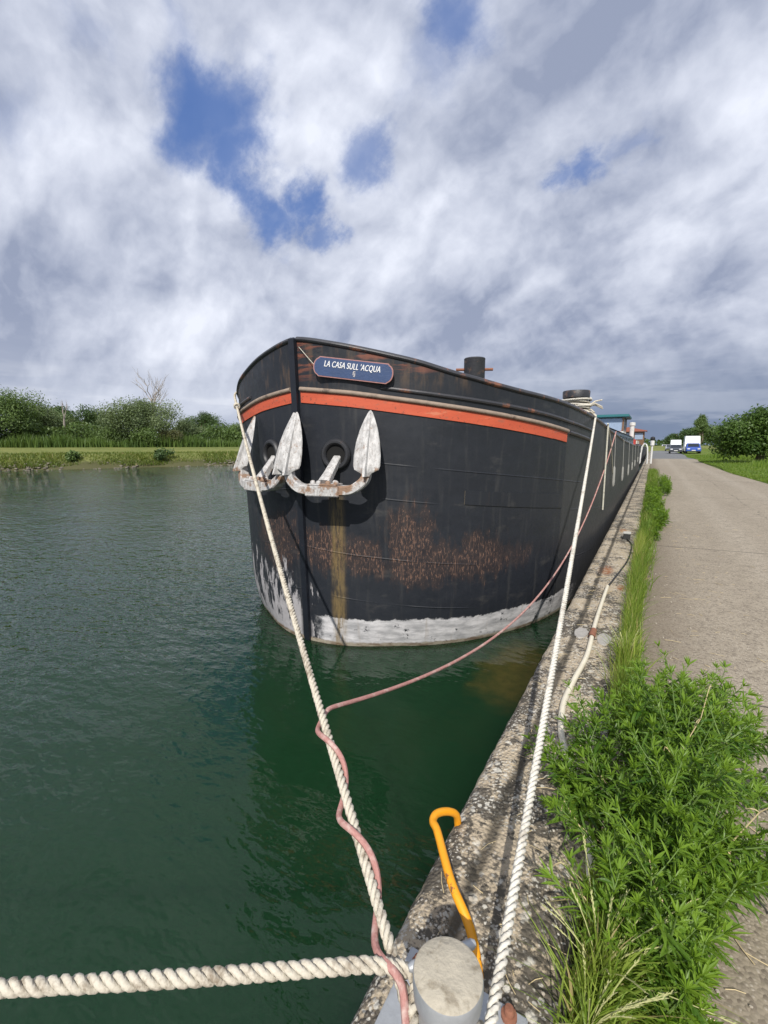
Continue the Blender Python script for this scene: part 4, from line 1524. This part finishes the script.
# rope A: starboard bow to the bollard
SA = hullpt(-1.62, 2.90, .05)
a_end = Vector((QB.x - .085, QB.y - .02, .985))
ropeA = sagline(SA, a_end, .10, 60)
pathA = [hullpt(-1.75, 2.97, -.02), hullpt(-1.69, 2.965, .03)] + ropeA + ring(QB, .084, .985, .90, pi * 1.05, pi * 3.2, 50)
pathA = smooth_path(resample(pathA, .03), 4)
ra = empty("mooring_rope", (QB.x, QB.y, QZ), "long off white twisted rope from the barge's canal side bow to the quay bollard", "rope", "mooring ropes")
def hang(o, root):
    o.data.transform(Matrix.Translation(-root.location))
    o.parent = root
hang(twisted(pathA, .0160, .074, "rope_strand", M['ropedark']), ra)
# lashing where it leaves the bow
lash = MB()
p0, p1 = ropeA[3], ropeA[0]
dA = (ropeA[6] - ropeA[0]).normalized()
uA = dA.cross(Vector((0, 0, 1))).normalized()
vA = uA.cross(dA)
c0 = ropeA[0] + dA * .42
lash.tube([c0 + dA * (.05 * k / 40) + (uA * cos(k * .5) + vA * sin(k * .5)) * .032 for k in range(41)], .009, 6)
lash.tube([c0, c0 + (hullpt(-1.7, 2.55, .02) - c0) * .5, hullpt(-1.72, 2.60, .01)], .010, 6)
hang(lash.build("lashing", M['ropedark']), ra)

# rope B: port deck bollard to the quay bollard, with its turns round the deck bollard
turns = []
for k in range(0, 8 * 24):
    a = 2 * pi * k / 24
    turns.append(Vector((BX + (.195 + .016 * sin(a * .31)) * cos(a), BY + (.195 + .016 * sin(a * .31)) * sin(a), 2.92 - .029 * k / 24 + .010 * sin(a * 1.3))))
b0 = Vector((BX + .19, BY - .08, 2.72))
b1 = hullpt(4.72, sheer(4.72) + .05, .0)
b_end = Vector((QB.x + .084, QB.y + .03, .965))
ropeB = sagline(b1, b_end, .05, 60)
pathB = turns + [b0] + ropeB + ring(QB, .084, .965, .87, .15, -pi * 1.5, 40)
pathB = smooth_path(resample(pathB, .03), 2)
rbp = empty("mooring_rope", (QB.x, QB.y, QZ), "straight off white twisted rope from the coiled deck bollard down to the quay bollard", "rope", "mooring ropes")
hang(twisted(pathB, .0146, .064, "rope_strand", M['rope'], hand=1), rbp)
# loose ends of the coil sticking out
le = MB()
R = random.Random(4)
for k in range(5):
    a0 = Vector((BX + .17, BY - .05 + R.uniform(-.08, .08), 2.78 + R.uniform(-.08, .06)))
    e = a0 + Vector((R.uniform(.08, .20), R.uniform(-.1, .2), R.uniform(-.08, .13)))
    le.tube([a0, a0.lerp(e, .5) + Vector((0, 0, .03)), e], .011, 6)
hang(le.build("loose_ends", M['ropedark']), rbp)

# rope C: leaves the picture to the left
pathC = ring(QB, .086, .92, 1.0, pi * 2.3, pi * .80, 40) + [Vector(p) for p in ((-.46, .775, 1.03), (-.80, .524, 1.05), (-1.165, .275, 1.06), (-2.2, -.40, 1.09), (-3.4, -1.18, 1.15), (-6, -2.9, 1.4))]
pathC = smooth_path(resample(pathC, .03), 3)
rc_ = empty("mooring_rope", (QB.x, QB.y, QZ), "off white twisted rope running level across the water to the left picture edge", "rope", "mooring ropes")
hang(twisted(pathC, .0180, .084, "rope_strand", M['ropedark']), rc_)

# pink hose line: from the barge, sagging over the water, then wound round rope A
iJ = 51
J = ropeA[iJ]
sl = sagline(hullpt(7.0, sheer(7.0) + .01, .06), J + Vector((0, .02, -.02)), 1.02, 50)
wind = []
frA = frames(ropeA)
nW = 240
for k in range(nW):
    t = k / (nW - 1)
    x = iJ + (59.6 - iJ) * t
    i = int(x)
    p_ = ropeA[i].lerp(ropeA[min(i + 1, 60)], x - i)
    tt, u, v = frA[i]
    a = -2 * pi * 2.6 * t + 2.2
    r = .030 + .016 * max(0, sin(2 * pi * t * 2.2 + 1))
    wind.append(p_ + (u * cos(a) + v * sin(a)) * r)
pk = MB()
pp = smooth_path(resample(sl + wind + ring(QB, .097, 1.0, .93, pi * 1.0, pi * 1.9, 20), .02), 8)
pk.tube(pp, .0095, 9)
tag(pk.build("hose_line", M['pink']), "thin faded red line sagging over the water and wound round the rope", "line")

# two lines hanging down the barge's side
hl = MB()
hl.tube(sagline(hullpt(5.75, sheer(5.75) + .03, .04), hullpt(5.9, 1.15, .03), .0, 12), .013, 6)
tag(hl.build("hanging_line", M['thin']), "pale rope hanging straight down the barge's side abaft the bow", "rope")
hl = MB()
hl.tube(smooth_path([hullpt(5.7, sheer(5.7) + .03, .04), hullpt(6.3, 2.35, .05), hullpt(6.9, 1.95, .04), hullpt(7.3, 1.7, .03)], 1), .011, 6)
tag(hl.build("hanging_line", M['thin']), "short slack pale line curving aft below the barge's rail", "rope")

# ------------------------------------------------------------------ quay bollard
qb = empty("mooring_bollard", (QB.x, QB.y, QZ), "grey steel mooring bollard with a dusty round top in the foreground", "bollard")
m_ = MB()
m_.lathe([(.062, .01), (.062, .235), (.066, .25)], 40)
m_.build("neck", M['galv'], qb)
m_ = MB()
m_.lathe([(.064, .245), (.074, .262), (.0765, .29), (.0765, .310), (.0745, .3165)], 48)
m_.build("cap", M['galv'], qb)
m_ = MB()
m_.lathe([(.0745, .3165), (.071, .3195), (.03, .3205), (.0, .3205)], 48)
m_.build("cap_top", M['galvtop'], qb)
m_ = MB()
d = Vector((.66, .75, 0)).normalized()
c = Vector((-.048, .086, .232))
m_.tube([c - d * .088, c - d * .08, c + d * .08, c + d * .088], [.007, .0115, .0115, .007], 12)
m_.tube([(0, .03, .225), (-.03, .09, .232)], .014, 10)
m_.build("cross_pin", M['galv'], qb)
m_ = MB()
m_.box((-.195, -.23, .004), (.135, .215, .020))
m_.build("base_plate", M['galv'], qb, bevel=.004)
for (x, y) in ((.092, .192), (-.155, .18), (-.155, -.19), (.092, -.19)):
    m_ = MB()
    m_.lathe([(.020, .020), (.020, .030), (.013, .032), (.013, .045), (.010, .049), (0, .05)], 12, (x, y, 0))
    m_.build("bolt", M['rust'], qb, angle=40)

# yellow ladder handrail at the coping's edge
yl = MB()
P = smooth_path(resample(spline([(-.30, 1.02, .80), (-.335, 1.075, .83), (-.37, 1.105, .865), (-.445, 1.165, .895), (-.557, 1.311, .90), (-.585, 1.338, .891), (-.595, 1.366, .890), (-.593, 1.392, .886), (-.578, 1.428, .873), (-.560, 1.462, .852), (-.549, 1.486, .822), (-.548, 1.50, .76)], 8), .008), 4)
yl.tube(P, .0140, 14)
yo = empty("ladder_handrail", (-.30, 1.02, .80), "yellow painted tubular handrail hooped over the quay edge behind the bollard", "handrail")
hang(yl.build("rail", M['yellow']), yo)

# white handrails and post further along
for i, (y, lab) in enumerate(((40.5, "white hooped ladder handrail at the quay edge by the barge's stern"), (43.0, "second white hooped handrail at the quay edge past the barge's stern"))):
    e = empty("ladder_handrail", (-.62, y, QZ), lab, "handrail", "white handrails at the quay edge")
    m_ = MB()
    m_.tube(smooth_path([(-.2, 0, 0), (-.2, 0, 1.0), (-.16, 0, 1.45), (.0, 0, 1.68), (.2, 0, 1.62), (.3, 0, 1.35), (.32, 0, .9), (.32, 0, -.1)], 2), .042, 8)
    m_.build("rail", M['whitepaint'], e)
e = empty("service_post", (-.05, 41.5, QZ), "white post with a dark cap on the quay past the barge's stern", "post")
m_ = MB()
m_.lathe([(.07, 0), (.07, 1.35), (.15, 1.42), (.15, 1.75), (.10, 1.8)], 12)
m_.build("post", M['whitepaint'], e)
m_ = MB()
m_.lathe([(.13, 1.8), (.17, 1.9), (.15, 2.05), (0, 2.12)], 12)
m_.build("cap", M['black'], e)

# conduit, cable, clamp and socket on the coping
cd = MB()
P = smooth_path(resample(spline([(-.292, 4.98, .822), (-.296, 4.353, .82), (-.293, 3.755, .825), (-.283, 3.224, .82), (-.312, 2.80, .82), (-.322, 2.501, .822), (-.285, 2.221, .82), (-.214, 2.014, .82), (-.155, 1.876, .82), (-.095, 1.681, .815), (-.07, 1.45, .81)], 10), .02), 6)
cd.tube(P, .0165, 12)
tag(cd.build("conduit_pipe", M['pipe']), "cream plastic conduit snaking along the coping into the weeds", "pipe")
cb = MB()
P = smooth_path(resample(spline([(-.235, 7.72, .83), (-.19, 7.55, .815), (-.155, 7.30, .812), (-.164, 6.368, .81), (-.25, 5.408, .81), (-.292, 4.95, .822)], 10), .02), 5)
cb.tube(P, .0095, 8)
tag(cb.build("black_cable", M['cable']), "black cable running from the little socket box into the conduit", "cable")
e = empty("pipe_clamp", (-.286, 3.62, QZ), "rusty strap clamp holding the conduit down between two mortar patches", "clamp")
m_ = MB()
rows = []
for y in (-.075, .075):
    rows.append([(.0235 * cos(a) - .003, y, .023 + .0235 * sin(a)) for a in np.linspace(-.4, pi + .4, 14)])
m_.grid(rows)
rows = []
for y in (-.075, .075):
    rows.append([(.0205 * cos(a) - .003, y, .023 + .0205 * sin(a)) for a in np.linspace(-.4, pi + .4, 14)])
m_.grid(rows)
m_.build("strap", M['rust'], e)
R = random.Random(8)
for sx in (-1, 1):
    m_ = MB()
    pts = []
    for k in range(18):
        a = 2 * pi * k / 18
        rr = 1 + R.uniform(-.10, .10)
        pts.append((sx * .082 - .003 + .050 * cos(a) * rr, -.02 * sx + .115 * sin(a) * rr))
    m_.grid([[(x, y, .004) for x, y in pts], [(x * .96 + sx * .003, y * .93, .011) for x, y in pts]], close_u=True)
    m_.poly([(x * .96 + sx * .003, y * .93, .011) for x, y in pts])
    m_.build("mortar_patch", M['mortar'], e)
e = empty("socket_box", (-.245, 7.85, QZ), "small black socket box with a grey lid on the coping", "socket box")
m_ = MB()
m_.box((-.05, -.10, .0), (.05, .10, .075), taper=.92)
m_.build("box", M['cable'], e, bevel=.008)
m_ = MB()
m_.box((-.055, -.06, .076), (.055, .115, .115), Matrix.Rotation(radians(-8), 4, 'X'))
m_.build("lid", M['socketgrey'], e, bevel=.008)

# ------------------------------------------------------------------ weeds on the quay
def leaf(mb, base, d, L, wd, R, tint, droop=.3, up=Vector((0, 0, 1))):
    """lance shaped leaf folded along its midrib"""
    d = d.normalized()
    side = d.cross(up)
    if side.length < .05: side = Vector((1, 0, 0))
    side.normalize()
    nrm = side.cross(d).normalized()
    roll = R.gauss(0, .5)
    side, nrm = side * cos(roll) + nrm * sin(roll), nrm * cos(roll) - side * sin(roll)
    o = len(mb.v)
    prof = ((0, .12), (.22, .75), (.5, 1.0), (.78, .55), (1, 0))
    for t, k in prof:
        c = base + d * (L * t) - Vector((0, 0, droop * L * t * t))
        if k == 0:
            mb.v.append(tuple(c))
        else:
            mb.v.append(tuple(c - side * wd * .5 * k + nrm * wd * .16 * k))
            mb.v.append(tuple(c))
            mb.v.append(tuple(c + side * wd * .5 * k + nrm * wd * .16 * k))
    for i in range(3):
        a = o + 3 * i
        mb.f += [(a, a + 1, a + 4, a + 3), (a + 1, a + 2, a + 5, a + 4)]
        mb.col += [tint, tint]
    a = o + 9
    mb.f += [(a, a + 1, a + 3), (a + 1, a + 2, a + 3)]
    mb.col += [tint, tint]


def toothed(mb, base, d, L, wd, R, tint, droop):
    """leaf with a few narrow side lobes"""
    leaf(mb, base, d, L, wd, R, tint, droop)
    dn = d.normalized()
    side = dn.cross(Vector((0, 0, 1)))
    if side.length < .05: side = Vector((1, 0, 0))
    side.normalize()
    for t in (.35, .55, .72):
        for sg in (-1, 1):
            if R.random() < .3: continue
            b_ = base + dn * L * t - Vector((0, 0, droop * L * t * t))
            leaf(mb, b_, dn * .8 + side * sg * .75, L * .30 * (1.2 - t), wd * .5, R, tint, .1)


def weed(name, label, loc, stems, seed, Lf=(.05, .09), wf=(.007, .012), group=None, mleaf='leafweed'):
    """stems: list of (base xy, tip xyz) in metres relative to loc"""
    R = random.Random(seed)
    root = empty(name, loc, label, "weed", group)
    sm, lm = MB(), MB()
    def shoot(P, lsz, n, vig, top=True):
        m = len(P) - 1
        az = R.uniform(0, 6.28)
        for k in range(n):
            t = .12 + .88 * (k / n) ** .85
            x = t * m
            i = min(int(x), m - 1)
            c = P[i].lerp(P[i + 1], x - i)
            ax = (P[i + 1] - P[i]).normalized()
            az += 2.4 + R.gauss(0, .3)
            rad = Vector((cos(az), sin(az), 0))
            rad = (rad - ax * rad.dot(ax)).normalized()
            asc = .35 + 1.1 * t ** 2
            d = rad + ax * asc
            sz = lsz * (1.15 - .6 * t ** 3) * R.uniform(.75, 1.2)
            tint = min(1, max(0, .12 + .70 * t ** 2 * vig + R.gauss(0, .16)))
            f_ = toothed if R.random() < .45 else leaf
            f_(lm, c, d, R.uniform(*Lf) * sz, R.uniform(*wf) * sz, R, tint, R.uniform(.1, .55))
        # tip rosette
        ax = (P[-1] - P[-2]).normalized()
        for k in range(9):
            az += 2.4
            rad = Vector((cos(az), sin(az), 0))
            leaf(lm, P[-1], rad * R.uniform(.4, 1) + ax * 1.1, R.uniform(*Lf) * lsz * .7, R.uniform(*wf) * lsz * .7, R, min(1, .6 + R.random() * .4 * vig), .15)
    for (bx, by), (tx, ty, tz) in stems:
        a, b_ = Vector((bx, by, 0)), Vector((tx, ty, tz))
        P = []
        bend = Vector((R.gauss(0, .02), R.gauss(0, .02), 0))
        for i in range(9):
            t = i / 8
            q_ = a.lerp(b_, t)
            lean = Vector((b_.x - a.x, b_.y - a.y, 0))
            q_ -= lean * (.35 * t * (1 - t))
            P.append(q_ + bend * sin(pi * t))
        L = (b_ - a).length
        sm.tube(P, [.0045 - .003 * i / 8 for i in range(9)], 5)
        shoot(P, 1.0, int(22 + 50 * L), 1.0)
        for k in range(int(3 + 9 * L)):
            i = R.randint(2, 7)
            ax = (P[i + 1] - P[i]).normalized() if i < 8 else Vector((0, 0, 1))
            az = R.uniform(0, 6.28)
            d = (ax * 1.0 + Vector((cos(az), sin(az), 0)) * .8).normalized()
            l2 = L * R.uniform(.16, .34)
            P2 = [P[i] + d * l2 * q_ / 4 + Vector((0, 0, .25 * l2 * (q_ / 4) ** 2)) for q_ in range(5)]
            sm.tube(P2, [.0025 - .0016 * q_ / 4 for q_ in range(5)], 4)
            shoot(P2, .72, int(10 + 26 * l2), .9)
    bs = sorted([b[0] for b in stems], key=lambda q_: q_[1])
    sm.tube([Vector((x_, y_, -.004)) for x_, y_ in bs], .006, 5)
    sm.build("stems", M['weedstem'], root)
    lm.build("leaves", M[mleaf], root, smooth=False)
    if len(stems) > 60:
        for k in range(16):
            (bx, by), (tx, ty, tz) = stems[R.randrange(len(stems))]
            a, b_ = Vector((bx, by, 0)), Vector((tx + R.gauss(0, .05), ty + R.gauss(0, .05), tz * R.uniform(.8, 1.12)))
            dm = MB()
            P = limb(dm, a, b_, .0028, .0012, R, 5, .03)
            for q_ in range(7):
                i = R.randint(2, 5)
                az = R.uniform(0, 6.28)
                leaf(dm, P[i], Vector((cos(az), sin(az), R.uniform(-.6, .3))), R.uniform(.03, .06), R.uniform(.004, .008), R, .5, .8)
            dm.col = []
            dm.build("dead_stem", M['straw'], root, smooth=False)
    return root


R = random.Random(77)
stems = []
for i in range(104):
    y = R.uniform(1.05, 2.42)
    k = (y - 1.05) / 1.37
    x0 = R.gauss(.10, .07)
    spread = .30 + .04 * sin(pi * k)
    tx = x0 + R.gauss(.10, spread * .62)
    lo = -.27 if y < 1.7 else -.27 + .30 * min(1, (y - 1.7) / .35)
    hi_ = .58 if y > 1.55 else .16 + .42 * max(0, (y - 1.05) / .5)
    tx = min(hi_, max(lo, tx))
    if y > 1.8: x0 = max(x0, .06)
    ty = y + R.gauss(.06, .14)
    hgt = (.40 + .10 * sin(pi * min(1, k * 1.1))) * (1 - .40 * min(1, abs(tx - .17) / .42)) * R.uniform(.62, 1.12)
    hgt *= .55 + .45 * min(1, (y - .95) / .45)
    stems.append(((x0, y - 1.7), (tx, ty - 1.7, hgt)))
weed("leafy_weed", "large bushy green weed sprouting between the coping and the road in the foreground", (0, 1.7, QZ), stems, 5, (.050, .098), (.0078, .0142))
R = random.Random(78)
stems = [((R.gauss(0, .02), R.gauss(0, .05)), (R.gauss(-.10, .06), R.gauss(0, .10), R.uniform(.10, .20))) for _ in range(9)]
weed("leafy_weed", "small sprig of weed covering the end of the cream conduit", (-.13, 1.80, QZ), stems, 6, (.05, .08), (.009, .014))
R = random.Random(79)
for i, (x, y, n, hh, sy, lab) in enumerate(((.16, 12.4, 34, .32, .8, "leafy weed in the grass strip just past the socket box"), (.42, 17.0, 34, .40, 1.3, "dark leafy weed clump farthest along the road's left edge"),
                                       (.10, 15.5, 24, .26, 1.2, "leafy weed on the coping side of the far grass strip"), (.18, 9.4, 26, .28, .6, "low leafy weed in the grass strip beside the black cable"))):
    stems = [(lambda bx, by: ((bx, by), (bx + R.gauss(0, .07), by + R.gauss(0, .12), hh * R.uniform(.45, 1.05))))(R.gauss(0, .05), max(-1.8, min(1.8, R.gauss(0, sy)))) for _ in range(n)]
    weed("leafy_weed", lab, (x, y, QZ), stems, 90 + i, (.07, .12), (.012, .022))

# grass strip along the joint
gs = MB()
R = random.Random(41)
for i in range(7000):
    y = 2.5 + 26 * R.random() ** 1.35
    wd = .035 + .016 * max(0, y - 3)
    wd = min(wd, .17)
    x = -.035 + .012 * max(0, min(y, 14) - 4) + R.gauss(0, wd * .55)
    x = max(-.09, x)
    hh = R.uniform(.08, .26) * (1.0 + .5 * sin(y * .9) ** 2)
    blade(gs, (x, y, QZ - .01), hh, (R.gauss(.02, .07), R.gauss(0, .07), 0), R.uniform(.004, .008) * (1 + .10 * y), R, 3, min(.999, max(0, R.gauss(.48, .28))))
tag(gs.build("grass_strip", M['blade'], smooth=False), kind='stuff')
gs = MB()
for i in range(3600):
    y = 2.55 + 5.2 * R.random()
    x = -.045 + R.gauss(0, .028)
    hh = R.uniform(.12, .30)
    blade(gs, (x, y, QZ - .01), hh, (R.gauss(.0, .05), R.gauss(-.02, .06), 0), R.uniform(.003, .006), R, 3, min(.999, max(0, R.gauss(.60, .28))))
tag(gs.build("seeding_grass", M['bladedry'], smooth=False), kind='stuff')

lt = MB()
R = random.Random(71)
for i in range(420):
    y = 1.0 + 9 * R.random() ** 1.4
    x = R.choice((R.gauss(.35, .25), R.uniform(-.5, -.1), R.uniform(.1, 2.6)))
    if x < -.5: continue
    z = (QZ + .009) if x < -.09 else (QZ + .003 + max(0, min(.013, x * .012)))
    a = R.uniform(0, pi)
    L = R.uniform(.02, .11) * (1 if R.random() < .5 else .5)
    d = Vector((cos(a), sin(a), 0))
    n_ = Vector((-d.y, d.x, 0)) * .05 * L
    lt.tube([Vector((x, y, z)) - d * L * .5, Vector((x, y, z + .002)) + n_, Vector((x, y, z)) + d * L * .5], R.uniform(.0008, .0018), 4)
tag(lt.build("straw_litter", M['straw'], smooth=False), kind='stuff')
gv = MB()
for i in range(700):
    y = 1.0 + 11 * R.random() ** 1.3
    x = R.choice((abs(R.gauss(.1, .22)), R.uniform(-.5, -.1), R.uniform(.1, 3.0)))
    z = (QZ + .007) if x < -.09 else (QZ + .001 + max(0, min(.013, x * .012)))
    rock_mesh(gv, (x, y, z), R.uniform(.002, .007), R)
tag(gv.build("loose_grit", M['grit'], smooth=False), kind='stuff')

# seeding grass tufts at the front of the weed
def tuft(loc, n, hmax, label, seed, lean=(.05, 0), sp=.10):
    R = random.Random(seed)
    root = empty("grass_tuft", loc, label, "grass tuft", "grass tufts on the quay")
    bl_, sd_ = MB(), MB()
    for i in range(n):
        a = R.uniform(0, 6.28)
        r = abs(R.gauss(0, .035))
        b_ = (r * cos(a), r * sin(a) * 1.7, 0)
        ln = (R.gauss(lean[0], sp), R.gauss(lean[1], sp), 0)
        blade(bl_, b_, hmax * R.uniform(.4, 1), ln, R.uniform(.005, .012), R, 5, min(.999, max(0, R.gauss(.55, .3))))
    for i in range(n // 16):
        ln = Vector((R.gauss(lean[0], sp * .9), R.gauss(lean[1], sp * .9), 0))
        hh = hmax * R.uniform(.8, 1.15)
        P = [Vector((0, 0, hh * (t - .2 * t * t))) + ln * t * t for t in np.linspace(0, 1, 8)]
        sd_.tube(P, [.0013] * 8, 4)
        dv = (P[-1] - P[-2]).normalized()
        for k in range(12):
            c = P[-1] - dv * (.055 * k / 12)
            az = k * 2.4
            leaf_d = dv * 1.4 + Vector((cos(az), sin(az), .2)) * .5
            o = len(sd_.v)
            e1 = leaf_d.normalized() * .013
            s1 = e1.cross(Vector((0, 0, 1))).normalized() * .0014 if e1.cross(Vector((0, 0, 1))).length > 1e-6 else Vector((.002, 0, 0))
            sd_.poly([c, c + e1 * .4 + s1, c + e1, c + e1 * .4 - s1])
    bl_.build("blades", M['bladedry'], root, smooth=False)
    sd_.build("seed_heads", M['seed'], root, smooth=False)
tuft((-.015, 1.13, QZ), 420, .30, "pale seeding grass tuft at the front foot of the big weed", 3, (.07, .02), .10)
tuft((-.03, 1.00, QZ), 240, .24, "low yellowish grass tuft nearest the camera at the picture bottom", 4, (.05, .03), .09)
tuft((-.03, 1.36, QZ), 90, .22, "thin grass tuft on the coping side of the big weed", 6, (-.03, .03), .09)
tuft((-.045, 3.05, QZ), 170, .36, "tall yellow green grass tuft just behind the big weed", 8, (.0, .0), .07)

# ------------------------------------------------------------------ second barge and vehicles, far along the quay
sbg = empty("barge", (-3.4, 78, 0), "distant barge with a red brown wheelhouse roof moored beyond the black barge", "barge")
m_ = MB()
rows = []
for y, wd, zt in ((-22, .6, 2.6), (-21, 1.7, 2.4), (-19, 2.4, 2.2), (15, 2.5, 1.9), (19, 2.2, 2.0), (20, 1.0, 2.1)):
    rows.append([(wd * .96, y, -.3), (wd, y, .6), (wd, y, zt), (-wd, y, zt), (-wd, y, .6), (-wd * .96, y, -.3)])
m_.grid(rows, close_u=True)
m_.poly(list(reversed(rows[0]))); m_.poly(rows[-1])
m_.build("hull", M['black'], sbg, angle=30)
m_ = MB()
m_.box((-1.4, -8, 2.0), (2.3, -4.4, 4.05))
wh2 = m_.build("wheelhouse", M['timber'], sbg, smooth=False)
m_ = MB()
m_.grid([[(-1.8, y, 4.05), (.4, y, 4.62), (2.6, y, 4.15)] for y in (-8.5, -4.0)])
m_.grid([[(-1.8, y, 4.0), (.4, y, 4.55), (2.6, y, 4.05)] for y in (-8.5, -4.0)])
m_.poly([(-1.8, -8.5, 4.0), (2.6, -8.5, 4.05), (2.6, -8.5, 4.15), (.4, -8.5, 4.62), (-1.8, -8.5, 4.05)])
m_.build("roof", M['redroof'], wh2, smooth=False)
for x0 in (-1.2, .0, 1.2):
    m_ = MB()
    m_.box((x0, -8.03, 3.0), (x0 + .95, -7.98, 3.85))
    m_.build("window", M['cabinblue'], wh2, smooth=False)
m_ = MB()
m_.box((-1.8, -19, 2.0), (1.8, -9, 2.75))
m_.build("cabin", M['cream'], sbg, bevel=.05)


def car(loc, label, paint, L=4.2, W=1.75, H=1.5, van=False, rz=0, name='parked_car', cat='car'):
    """front faces -y (towards the camera)"""
    root = empty(name, loc, label, cat, 'vehicles parked along the road', rz)
    if van:
        side = [(0, .35), (.0, .95), (.12, 1.15), (.75, 1.35), (1.35, H - .12), (1.6, H), (L, H), (L, .35)]
    else:
        side = [(0, .35), (.02, .72), (.25, .86), (1.15, .98), (1.85, H - .06), (2.2, H), (3.25, H - .04), (3.9, 1.02), (L - .03, .95), (L, .35)]
    b_ = MB()
    rows = []
    for k, wk in ((-1, .86), (-.97, .97), (-.6, 1), (.6, 1), (.97, .97), (1, .86)):
        row = []
        for y, z in side:
            tum = 1 - .16 * max(0, z - .95) / max(.3, H - .95) * (1 if not van else .45)
            row.append((k * W / 2 * tum, .5 * L * 0 + y - L / 2 + (0 if abs(k) < .98 else (.05 if y < L / 2 else -.05)), .35 + (z - .35) * (1 if abs(k) < .98 else .97)))
        rows.append(row)
    b_.grid(rows)
    for r in (rows[0], rows[-1]):
        b_.poly(r)
    b_.build("body", M[paint], root, angle=30)
    # windscreen and side glass just proud of the body
    g_ = MB()
    if van:
        a, c = (.80, 1.40), (1.12, 1.98)
    else:
        a, c = (1.22, 1.03), (1.82, H - .10)
    for (ya, za), (yc, zc_) in ((a, c),):
        g_.poly([(-W * .40, ya - L / 2 - .02, za + .01), (W * .40, ya - L / 2 - .02, za + .01), (W * .35, yc - L / 2 - .02, zc_ + .01), (-W * .35, yc - L / 2 - .02, zc_ + .01)])
    g_.build("windscreen", M['glass'], root, smooth=False)
    for sx in (-1, 1):
        g_ = MB()
        x = sx * (W / 2 * .965 + .012)
        if van:
            pts = [(1.1, 1.2), (1.5, H - .25), (2.1, H - .25), (2.1, 1.2)]
        else:
            pts = [(1.5, 1.02), (2.05, H - .12), (3.2, H - .14), (3.65, 1.04)]
        g_.poly([(x * (1 - .12 * max(0, z - .95)), y - L / 2, z) for y, z in pts])
        g_.build("side_window", M['glass'], root, smooth=False)
        h_ = MB()
        h_.box((sx * W * .34 - .17, -L / 2 - .015, .64), (sx * W * .34 + .17, -L / 2 + .06, .80))
        h_.build("headlight", M['lamp'], root, bevel=.02)
    p_ = MB()
    p_.box((-.26, -L / 2 - .02, .44), (.26, -L / 2 + .02, .55))
    p_.build("number_plate", M['plate'], root, smooth=False)
    bp = MB()
    bp.box((-W * .46, -L / 2 - .03, .28), (W * .46, -L / 2 + .12, .42))
    bp.build("bumper", M['cardark'], root, bevel=.03)
    for sx in (-1, 1):
        for y in (.75, L - .85):
            w_ = MB()
            r = .31
            c = Vector((sx * (W / 2 - .10), y - L / 2, r))
            rows = [[c + Vector((sx * dx, rr * cos(a), rr * sin(a))) for a in np.linspace(0, 2 * pi, 18, endpoint=False)] for dx, rr in ((-.10, r * .8), (-.10, r), (.10, r), (.11, r * .7))]
            w_.grid(rows, close_u=True)
            w_.poly(rows[-1])
            wo = w_.build("wheel", M['tyre'], root, angle=40)
            r_ = MB()
            rows = [[c + Vector((sx * dx, rr * cos(a), rr * sin(a))) for a in np.linspace(0, 2 * pi, 14, endpoint=False)] for dx, rr in ((.112, r * .66), (.118, r * .5))]
            r_.grid(rows, close_u=True)
            r_.poly(rows[-1])
            r_.build("rim", M['chrome'], wo, angle=40)
    return root
car((5.55, 88, .93), "bright blue car parked facing us in front of the white van", 'carblue', 4.1, 1.95, 1.62)
car((5.75, 95, .93), "tall white van parked right behind the blue car", 'carwhite', 5.6, 2.25, 2.85, True, name='parked_van', cat='van')
car((3.35, 92, .83), "dark grey car parked just left of the blue car", 'cardark', 4.3, 1.8, 1.5)
car((4.6, 128, .85), "white van parked farther up the road, left of the blue car", 'carwhite', 5.4, 2.2, 2.6, True, name='parked_van', cat='van')
car((3.6, 133, .85), "silver car parked left of the farther white van", 'carsilver', 4.2, 1.8, 1.5)
car((3.2, 165, .85), "pale car farthest up the road", 'carwhite', 4.3, 1.8, 1.5)
